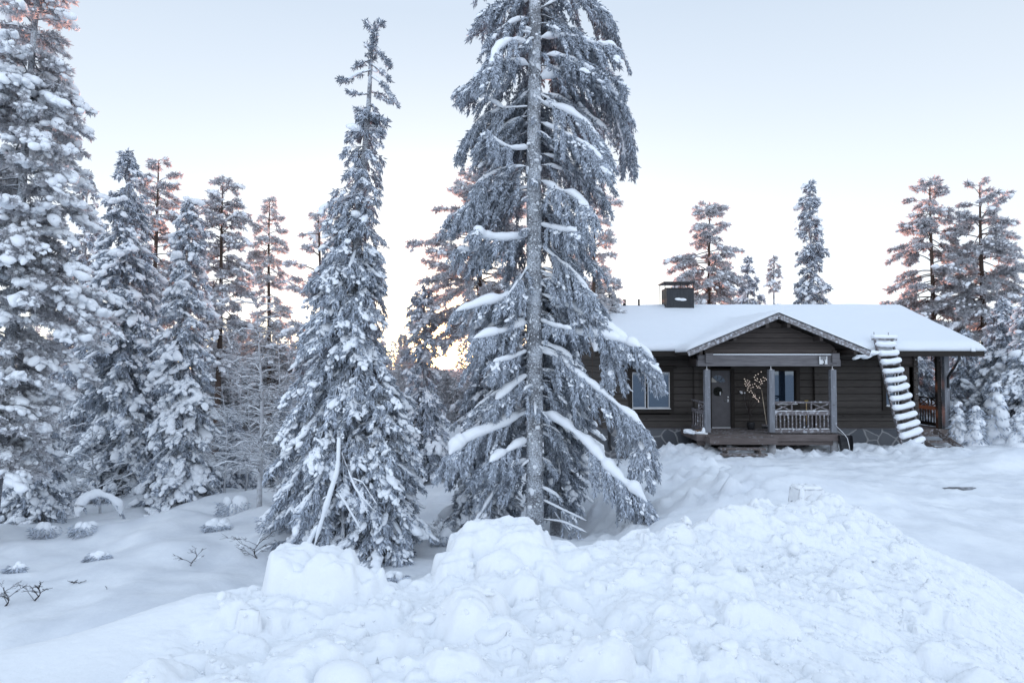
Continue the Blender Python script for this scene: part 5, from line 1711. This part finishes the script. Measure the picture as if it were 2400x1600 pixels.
# roof ladder smothered in snow
LBL, LBR = at(2119, 1066, 22.2), at(2166, 1050, 22.35)
LTL, LTR = at(2050, 797, 23.05), at(2090, 797, 23.1)
lad = empty("ladder", tuple((LBL + LBR) / 2), "wooden ladder with thick pillows of snow on every rung leaning on the roof edge", "ladder")
for a, c_ in ((LBL, LTL), (LBR, LTR)):
    TB(lad).bar(a, c_, .045, .10, up=(0, -1, .3)).build("rail", M_RAIL, lad, bevel=.006)
rngL = np.random.default_rng(8)
nr = 12
for k in range(nr):
    u = (k + .55) / nr * .97
    a = LBL + (LTL - LBL) * u; c_ = LBR + (LTR - LBR) * u
    e = (c_ - a) / np.linalg.norm(c_ - a)
    g = TB(lad); g.bar(a - e * .03, c_ + e * .03, .06, .035)
    rg = g.build("rung", M_RAIL, lad)
    n = 17
    x = np.linspace(0, 1, n)
    w = .115 + .035 * np.abs(x - .45) + .022 * fbm(x * 3 + 7 * k, x * 0 + k, 3, 5)
    w *= np.sqrt(np.clip(1 - (2 * x - 1) ** 10, .02, 1)) * rngL.uniform(.88, 1.12)
    pts = a[None] - e * .05 + (c_ - a + e * .12)[None] * x[:, None]
    tilt_ = rngL.uniform(-.02, .05)
    pts[:, 2] += .10 + .05 * (2 * x - 1) ** 2 * rngL.uniform(.2, 1.2) + tilt_ * x
    pts[:, 1] -= .02
    v, f_ = tubes(pts[None], w[None], 12, .80, True)
    v[:, 2] += .008 * fbm(v[:, 0] * 14, v[:, 2] * 14, 3, 9)
    TB(lad).add(v, f_).build("snow_pillow", M_SNOW, rg, smooth=True)
g = TB(lad); tb0, tb1 = at(2044, 795, 23.2), at(2101, 796, 23.25)
g.bar(tb0, tb1, .08, .05); g.bar(at(2049, 792, 23.3), at(2048, 779, 23.6), .03, .03); g.bar(at(2082, 792, 23.3), at(2082, 780, 23.6), .03, .03)
tbm = g.build("hook_bar", M_RAIL, lad)
x = np.linspace(0, 1, 14); pts = tb0[None] + (tb1 - tb0)[None] * x[:, None]; pts[:, 2] += .09
TB(lad).tube(pts, .09 + .02 * fbm(x * 4, x * 0, 2, 3), 10, .8).build("snow_pillow", M_SNOW, tbm, smooth=True)

# house number box lamp
nb = at(1927.5, 844, YGB - .07)
num = empty("house_number_sign", (nb[0], YGB - .066, nb[2]), "small white box sign with the number 3 on the porch beam", "sign")
M_SIGN = mat("white_sign_plastic", (.66, .67, .68), .4)
g = TB(num); hw, hh = .115, .125
cx_, cz_, yb_ = nb[0], nb[2], YGB - .066
g.box((cx_ - hw, yb_ - .06, cz_ - hh), (cx_ + hw, yb_, cz_ + hh)); g.build("body", mat("sign_grey", (.22, .22, .23), .5), num)
g = TB(num)
g.box((cx_ - hw - .012, yb_ - .075, cz_ - hh), (cx_ - hw + .02, yb_ - .061, cz_ + hh)); g.box((cx_ + hw - .02, yb_ - .075, cz_ - hh), (cx_ + hw + .012, yb_ - .061, cz_ + hh)); g.box((cx_ - hw + .02, yb_ - .075, cz_ - hh), (cx_ + hw - .02, yb_ - .061, cz_ + .01))
g.build("number_plate", M_SIGN, num)
def digit3(cx, cz, r):
    p = []
    for t in np.linspace(R(155), R(-80), 14): p.append((cx + r * .9 * math.cos(t), cz + r + r * .92 * math.sin(t) - .08 * r))
    for t in np.linspace(R(80), R(-155), 14): p.append((cx + r * math.cos(t), cz - r + r * math.sin(t)))
    return p
g = TB(num)
p = digit3(cx_ + .01, cz_ - .055, .029)
for (x0, z0), (x1, z1) in zip(p[:-1], p[1:]):
    if math.hypot(x1 - x0, z1 - z0) > 1e-4: g.bar((x0, yb_ - .080, z0), (x1, yb_ - .080, z1), .014, .022)
g.build("digit", M_BLACK, num)

# wreath on the door
wc = np.array((cxd, YW + .005, Z_(917, YW)))
wr = empty("door_wreath", tuple(wc), "round dark wreath with a white tag hanging on the grey door", "wreath")
g = TB(wr); rw = np.random.default_rng(3)
for rr in (.055, .10, .135):
    a = np.linspace(0, 2 * math.pi, 30)
    g.tube(np.stack([wc[0] + rr * np.cos(a) + rw.normal(0, .006, 30), np.full(30, wc[1]) + rw.normal(0, .004, 30), wc[2] + rr * np.sin(a)], 1), .026, 6)
a = rw.uniform(0, 6.28, 260); rr = rw.uniform(.03, .14, 260)
A = np.stack([wc[0] + rr * np.cos(a), np.full(260, wc[1] - .015), wc[2] + rr * np.sin(a)], 1)
dd = norm(np.stack([-np.sin(a) + rw.normal(0, .6, 260), np.full(260, -.35), np.cos(a) + rw.normal(0, .6, 260)], 1))
g.add(*spindles(A, dd, rw.uniform(.03, .06, 260), np.full(260, .006), rw))
g.build("twig_ring", mat("dark_wreath_twigs", (.018, .02, .018), .8), wr)
g = TB(wr); g.box((wc[0] + .045, wc[1] - .06, wc[2] - .12), (wc[0] + .085, wc[1] - .035, wc[2] - .01)); g.build("tag", M_WHITE, wr, bevel=.006)

# twig tree with fairy lights
fb = np.array((X_(1757, 23.5), 23.45, ZD + .01))
ft = empty("lit_twig_tree", tuple(fb), "bare branches strung with warm fairy lights standing by the porch wall", "decoration")
g = TB(ft); rf = np.random.default_rng(12)
g.tube([fb, fb + (0, 0, .04), fb + (0, 0, .22), fb + (0, 0, .25)], np.array([.10, .12, .14, .13]), 14); g.build("pot", M_BLACK, ft, smooth=True)
M_TWIGD = mat("dark_branch", (.035, .026, .024), .8)
g = TB(ft)
tips = []
root0 = fb + (0, 0, .2)
branches = [[(1757, 985), (1752, 950), (1745, 925), (1722, 890), (1714, 868)], [(1757, 985), (1754, 940), (1762, 905), (1778, 880), (1782, 866)], [(1757, 985), (1756, 950), (1772, 915), (1790, 892), (1794, 884)],
            [(1754, 955), (1738, 925), (1720, 905), (1712, 893)], [(1752, 940), (1745, 900), (1750, 880), (1758, 868)], [(1757, 970), (1775, 945), (1784, 930)], [(1755, 960), (1765, 945), (1772, 935)]]
paths = []
for br in branches:
    p = np.array([at(x, y, 23.45 + rf.normal(0, .06)) for x, y in br])
    g.tube(p, np.linspace(.013, .004, len(p)), 5); paths.append(p)
    for _ in range(5):
        k = rf.integers(1, len(p)); q = p[k] + np.array((rf.normal(0, .14), rf.normal(0, .06), abs(rf.normal(.05, .1))))
        g.tube([p[k], (p[k] + q) / 2 + rf.normal(0, .015, 3), q], .004, 4); paths.append(np.array([p[k], q]))
g.build("branches", M_TWIGD, ft)
M_BULB = mat("warm_bulb", (.85, .8, .76), .4)
_n, _l, _b = nodes(M_BULB); _b.inputs['Emission Color'].default_value = (1.0, .87, .79, 1); _b.inputs['Emission Strength'].default_value = 3.0
M_WIRE = mat("thin_wire", (.02, .02, .018), .6)
lights = [(1784, 871), (1777, 876), (1771, 879), (1768, 884), (1775, 887), (1783, 889), (1789, 884), (1793, 886), (1796, 889), (1791, 892), (1785, 893), (1780, 895), (1774, 892), (1770, 890), (1745, 888), (1752, 891), (1757, 894), (1755, 898), (1750, 896), (1747, 893), (1746, 899), (1752, 901), (1758, 902), (1764, 901), (1769, 899), (1773, 904), (1779, 905), (1783, 900), (1786, 898), (1755, 905), (1760, 909), (1753, 909), (1748, 904), (1752, 914), (1756, 918), (1760, 915), (1763, 920), (1766, 925), (1768, 929), (1771, 932), (1774, 935), (1777, 938), (1778, 941), (1770, 927), (1765, 930), (1780, 932), (1769, 922), (1776, 908), (1781, 909), (1765, 907)]
pp = np.array([at(x, y, 23.40 + rf.normal(0, .05)) for x, y in lights])
g = TB(ft); g.tube(pp, .0025, 3); g.build("wire", M_WIRE, ft)
v, f_ = blobs(pp, np.full((len(pp), 3), .008), rf, 1, 0.0)
bl = TB(ft).add(v, f_).build("light_string", M_BULB, ft, smooth=True)

# small white wall lantern with its cord
wl_ = at(1737, 919, YW - .05)
ln = empty("wall_lantern", tuple(wl_), "small white lantern hanging on the dark wall left of the fairy lights", "lantern")
g = TB(ln); g.box((wl_[0] - .05, YW - .11, wl_[2] - .05), (wl_[0] + .04, YW - .012, wl_[2] + .05)); g.build("body", M_WHITE, ln, bevel=.012)
v, f_ = blobs(np.array([wl_ + (.115, -.02, -.02)]), np.full((1, 3), .03), rf, 2, .05); TB(ln).add(v, f_).build("globe", M_WHITE, ln, smooth=True)
g = TB(ln); g.tube([wl_ + (.04, -.02, 0), wl_ + (.115, -.02, -.02), wl_ + (.12, .0, -.3), wl_ + (.18, .0, -.55), wl_ + (.36, .0, -.8)], .006, 5); g.build("cord", M_BEAM, ln)

# broom and stick leaning in the porch corner
def leaning_tool(name, label, cat, top, foot, col, w=.014):
    m = mat(name + "_handle", col, .6)
    r_ = empty(name, tuple(foot), label, cat)
    TB(r_).tube([foot, foot * .5 + top * .5, top], w, 8).build("handle", m, r_, smooth=True)
    return r_
pt_, pf_ = at(1785, 914, 23.6), at(1797, 998, 23.2)
br_ = leaning_tool("broom", "broom with a pale wooden handle leaning by the middle porch post", "broom", pt_, pf_, (.50, .42, .33))
g = TB(br_); g.box((pf_[0] - .16, pf_[1] - .03, pf_[2] - .0), (pf_[0] + .1, pf_[1] + .03, pf_[2] + .06)); hd = g.build("head", M_RAIL, br_)
A = np.stack([rf.uniform(pf_[0] - .15, pf_[0] + .09, 160), rf.uniform(pf_[1] - .025, pf_[1] + .025, 160), np.full(160, pf_[2] + .0)], 1)
TB(br_).add(*spindles(A, norm(np.stack([rf.normal(0, .12, 160), rf.normal(0, .12, 160), np.full(160, -1.0)], 1)), np.full(160, .1), np.full(160, .004), rf)).build("bristles", M_BLACK, br_)
# yellow gripped shovel behind the rail
sf = at(1890, 1003, 22.6); sf[2] = ZD; stp = at(1890, 944, 22.5)
sh = leaning_tool("snow_shovel", "shovel with a yellow D shaped grip standing behind the porch railing", "shovel", stp, sf + (0, 0, .25), (.42, .30, .16), .016)
g = TB(sh); M_YEL = mat("yellow_plastic", (.62, .42, .04), .45)
g.tube([stp, stp + (-.045, 0, .02), stp + (-.055, 0, .075), stp + (.055, 0, .075), stp + (.045, 0, .02), stp], .013, 8); g.build("grip", M_YEL, sh, smooth=True)
g = TB(sh); bl_ = sf + (0, 0, .02)
xs = np.linspace(-.17, .17, 9)
vv = np.array([(bl_[0] + x, bl_[1] + .9 * x * x + o, bl_[2] + z) for z, o in ((0, 0), (.18, .02), (.34, .05)) for x in xs])
q = np.array([(i + j * 9, i + 1 + j * 9, i + 10 + j * 9, i + 9 + j * 9) for j in range(2) for i in range(8)])
vv2 = vv + (0, .006, 0)
g.add(np.concatenate([vv, vv2]), np.concatenate([q, q[:, ::-1] + 27])); g.build("blade", M_BLACK, sh, smooth=True)

# black snow scoop with a steel bow handle against the end of the deck
sp_ = np.array((X_(1978, 21.8), 21.75, gz_at(X_(1978, 21.8), 21.75) - .03))
sc_ = empty("snow_scoop", tuple(sp_), "black snow scoop with a bent steel handle propped against the deck end", "snow scoop")
g = TB(sc_)
W2, H2 = .19, .50
# tray standing on its mouth, back towards the deck
prof_ = [(0, 0.0), (.05, .12), (.07, .30), (.04, H2)]
vv = []
for y_, z_ in prof_:
    sk = .10 * z_ / H2
    vv += [(sp_[0] - W2 - sk * .6 + .02, sp_[1] + y_, sp_[2] + z_), (sp_[0] + W2 - sk * .2, sp_[1] + y_, sp_[2] + z_)]
vv = np.array(vv); n = len(vv)
q = np.array([(2 * i, 2 * i + 1, 2 * i + 3, 2 * i + 2) for i in range(3)])
vb = vv + (0, .012, 0)
g.add(np.concatenate([vv, vb]), np.concatenate([q, q[:, ::-1] + n]))
for k in (0, 1):
    e = vv[k::2]; ed = e + np.array((0, -1, 0)) * np.array([.02, .14, .18, .12])[:, None]
    s_ = np.array((.008 if k == 0 else -.008, 0, 0))
    g.add(np.concatenate([e, ed, e + s_, ed + s_]), np.concatenate([np.array([(i, i + 1, i + 5, i + 4) for i in range(3)]), np.array([(i + 8, i + 12, i + 13, i + 9) for i in range(3)]), np.array([(i + 4, i + 5, i + 13, i + 12) for i in range(3)])]))
g.build("tray", M_BLACK, sc_)
g = TB(sc_)
hpts = [at(1992.5, 1063, 21.55), at(1990, 1045, 21.6), at(1986, 1027, 21.65), at(1978, 1016, 21.7), at(1958, 996, 21.78)]
g.tube(hpts, .014, 8); g.build("handle", M_METAL, sc_, smooth=True)

# heap of fallen snow and leaves on the deck corner
hp = np.array((X_(1632, 22.1), 22.1, ZD))
sh_ = empty("snow_heap", tuple(hp), "small heap of snow with dry leaves on the left front corner of the deck", "snow heap")
v, f_ = blobs(np.array([hp + (-.12, .1, .03), hp + (.1, -.08, .03), hp + (.22, -.12, .05), hp + (-.25, .3, .05), hp + (.0, .05, .02)]), np.array([(.2, .12, .06), (.16, .1, .07), (.1, .08, .13), (.16, .12, .07), (.25, .15, .05)]), rf, 2, .3, np.zeros(5), np.zeros(5))
TB(sh_).add(v, f_).build("snow", M_SNOW, sh_, smooth=True)
A = hp + rf.normal(0, .09, (26, 3)) * (1.2, .5, .3) + (.1, -.1, .08)
TB(sh_).add(*spindles(A, norm(rf.normal(size=(26, 3))), rf.uniform(.05, .09, 26), rf.uniform(.012, .02, 26), rf)).build("dry_leaves", mat("dry_leaf", (.30, .17, .09), .8), sh_)

# block of cut snow behind the crest of the bank
p = at(1890, 1168, 11.2); gzb = float(bank_rbf(p[0], p[1]))
bb_ = MB()
v, f_ = ICO[3]
v = np.sign(v) * np.abs(v) ** .45
v = v * np.array((.25, .17, .17)) * (1 + .05 * np.sin(v @ np.array((7.0, 5, 3)))[:, None]) + .012 * np.sin(v * 23)
snb = bb_.add(v, f_).build("snow_block", M_SNOWPILE, None, smooth=True)
snb.location = (p[0], p[1], at(1890, 1160, 11.2)[2]); snb.rotation_euler = (0, .05, .3)
tag(snb, "flat topped block of cut snow behind the crest of the snow bank", "snow block")

# bare wet patch in the yard
a = np.linspace(0, 2 * math.pi, 40, endpoint=False)
p = at(2248, 1146, 15.6)
rr = 1 + .25 * fbm(np.cos(a) * 1.5 + 5, np.sin(a) * 1.5, 2, 8)
vx, vy = p[0] + .36 * rr * np.cos(a), p[1] + .17 * rr * np.sin(a)
vz = np.array([gz_at(x, y) for x, y in zip(vx, vy)]) + .006
zc_ = gz_at(p[0], p[1]) + .008
ptc = MB().add(np.concatenate([np.stack([vx, vy, vz], 1), [(p[0], p[1], max(zc_, vz.max() - .004))]]), np.array([(i, (i + 1) % 40, 40) for i in range(40)]))
M_ICE = mat("bare_ice", (.10, .105, .115), .35, .5); add_noise(M_ICE, 9, (.07, .072, .08), (.30, .31, .34), .4, .75)
tag(ptc.build("ground_patch", M_ICE), "dark bare patch of ice in the yard", "ground patch", kind="structure")


# ------------------------------------------------------------------ snowed under shrubs and twigs in the clearing
def buried_shrub(label, px, py, w, d, seed, h=.6):
    rng = np.random.default_rng(seed)
    c = at(px, py, d); c[2] = gz_at(c[0], c[1])
    T = Tree("snowed_shrub", label, "shrub", tuple(c), rng, "snowed under shrubs in the clearing")
    W = w * d / 1600 / 2
    n = 240
    a = rng.uniform(math.pi * .9, math.pi * 2.1, n); r = W * np.sqrt(rng.random(n))
    A = c + np.stack([np.cos(a) * r, np.sin(a) * r * .8, rng.uniform(.0, W * h, n)], 1)
    T.shoots(A, norm(np.stack([np.cos(a) + rng.normal(0, .4, n), np.sin(a), rng.uniform(-1.2, .2, n)], 1)), rng.uniform(.06, .14, n), rng.uniform(.008, .014, n))
    k = 9
    a = rng.uniform(0, 6.28, k)
    P = c + np.stack([np.cos(a) * W * .5, np.sin(a) * W * .35 + W * .3, rng.uniform(.25, .85, k) * W * h], 1)
    T.blob(P, np.stack([W * rng.uniform(.3, .5, k), W * rng.uniform(.3, .5, k), W * h * rng.uniform(.45, .75, k)], 1), a, np.zeros(k))
    T.finish(M_NEEDLE, M_BARK, [c, c + (0, 0, W * .3), c + (0, 0, W * h)], [.02, .015, .006], 5, 2, .3, snow_name="snow_cap")
for args in [("snow capped shrub nearest to the squat spruce on the left", 105, 1246, 62, 15.6, 1, .8), ("snow capped shrub with a stick poking out to its right", 193, 1252, 52, 15.4, 2, .8), ("low snowed shrub showing a dark slit below the slim dark spruce", 508, 1250, 62, 15.6, 3, .5),
             ("snow capped tuft half buried alone in the open clearing", 232, 1314, 54, 13.6, 4, .55), ("small snow capped tuft near the left picture edge", 36, 1338, 40, 13.0, 5, .7), ("rounded snowed shrub at the root of the slim dark spruce", 545, 1212, 70, 17.2, 6, .8),
             ("snow capped shrub leaning at the left foot of the tapering spruce", 685, 1278, 60, 14.2, 7, .7), ("drooping snowed shrub by the spotted birch trunk", 640, 1236, 74, 15.0, 8, .9), ("snowed shrub at the foot of the dense dark spruce", 1040, 1270, 60, 14.8, 9, .8),
             ("round snow cushion in the dip behind the snow bank", 925, 1352, 60, 12.2, 10, .6)]:
    buried_shrub(*args)
for i, (label, px, py, top, d, n_, L) in enumerate([
        ("thin dark twigs poking out of the open snow left of the tapering spruce", 452, 1318, 1290, 13.4, 5, .42), ("spindly dark twigs at the lower left of the clearing", 85, 1418, 1370, 11.4, 7, .34), ("tuft of brown twigs at the left picture edge", 12, 1420, 1375, 11.2, 8, .30),
        ("tiny twig tuft in the open snow right of the spindly twigs", 172, 1378, 1362, 12.2, 4, .16), ("tiny lone twig tuft in the middle of the clearing", 260, 1402, 1388, 11.8, 4, .14), ("bare twigs fanning up beside the drooping snowed shrub", 600, 1300, 1262, 14.0, 9, .55), ("bare brush between the two tallest spruces", 1030, 1262, 1215, 15.0, 12, .5),
        ("bare brush behind the spotted birch", 700, 1190, 1140, 19.0, 14, .8), ("frosted brush at the wood edge left of the squat spruce", 20, 1190, 1120, 19.0, 14, .7), ("frosted brush between the two left spruces", 380, 1180, 1110, 20.5, 12, .7)]):
    bare_tree("twig_bush", label, "twigs", px, py, px + 4, top, d, n_, L, 60 + i, .011, "bare twigs poking out of the snow", pitch=.9, m=M_TWIG_BARE if i < 6 else M_TWIG, snow=.15 if i < 6 else .5, fork=3, twl=.45, drop=.2, up_lo=.05)
# branch bent to the ground under snow
pts = [at(x, y, 16.4 + .1 * i) for i, (x, y) in enumerate([(181, 1212), (186, 1188), (205, 1168), (232, 1160), (258, 1166), (276, 1184), (284, 1206)])]
T = Tree("bent_branch", "branch bent into an arch under thick snow before the squat spruce", "branch", tuple(pts[0]), np.random.default_rng(5))
T.snow_on(pts, .10, .10)
T.twigs(np.array([pts]), 12, .22, .9, 90, .1, .014, .05, .6, (20, 80), .2, .07)
T.finish(M_NEEDLE, M_BARK, pts, np.linspace(.035, .008, len(pts)), 6, 1)
# ------------------------------------------------------------------ the wood far behind, one mass
rngF = np.random.default_rng(99)
FA, FD, FL, FW = [], [], [], []
FT, FR = [], []
def far_tree(x, y, H, hw, n, pine):
    z0 = float(ground_z(x, y)) - .1
    if pine:
        u = 1 - .65 * rngF.random(n) ** 1.1
        rr = hw * (1.15 - u) * 1.6 * np.sqrt(rngF.random(n))
    else:
        u = .06 + .94 * (1 - np.sqrt(rngF.random(n)))
        rr = hw * (1.04 - u) * rngF.uniform(.35, 1.1, n)
    lump = np.sin(u * H * 5 + x) * .18 + 1
    a = rngF.uniform(0, 6.28, n); rr = rr * lump
    FA.append(np.stack([x + rr * np.cos(a), y + rr * np.sin(a), z0 + H * u], 1))
    FD.append(norm(np.stack([np.cos(a), np.sin(a), rngF.uniform(-1.1, .3, n) + (.6 if pine else 0)], 1) + rngF.normal(0, .35, (n, 3))))
    s = .8 + y / 90
    FL.append(rngF.uniform(.16, .34, n) * s); FW.append(rngF.uniform(.03, .055, n) * s)
    k = 6; q = np.linspace(0, 1, k)
    FT.append(np.stack([np.full(k, x), np.full(k, y), z0 + H * q], 1)); FR.append(.012 * H * (1 - q) + .015)
    for _ in range(6 if pine else 0):
        pass
SPOTS = []
for px0, px1, d0, d1, t0, t1, cnt in [(-250, 620, 33, 44, 690, 900, 34), (-250, 1000, 45, 70, 770, 880, 46), (560, 985, 34, 48, 760, 900, 22), (440, 720, 30, 42, 740, 900, 22), (1085, 1420, 32, 48, 740, 860, 36), (985, 1100, 42, 62, 864, 878, 22), (990, 1420, 60, 85, 800, 850, 12),  # trees behind the big spruce thickened to block stray sun
                                      (2120, 2700, 34, 44, 760, 880, 20), (2100, 2750, 46, 60, 740, 830, 14), (1376, 1406, 40, 45, 680, 695, 6), (1236, 1306, 38, 45, 730, 770, 8)]:  # last two clumps added to keep sun off the chimney and left wall
    for _ in range(cnt):
        px = rngF.uniform(px0, px1); d = rngF.uniform(d0, d1); ty = rngF.uniform(t0, t1)
        if 1005 < px < 1100 and ty < 862: continue
        x = (px - 1200) / 1600 * d
        if XRL - 2 < x < XRR + 1.5 and d < YBK + 2: continue
        H = EYE + (850 - ty) / 1600 * d + 1.0
        far_tree(x, d, H, H * rngF.uniform(.10, .17), int(330 + H * 75), rngF.random() < .35)
mb = MB()
mb.add(*spindles(np.concatenate(FA), np.concatenate(FD), np.concatenate(FL), np.concatenate(FW), rngF))
mb.add(*tubes(np.stack(FT), np.stack(FR), 5))
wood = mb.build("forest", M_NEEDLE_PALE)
tag(wood, "pale frosted wood closing the view behind the nearer trees", "forest", kind="stuff")
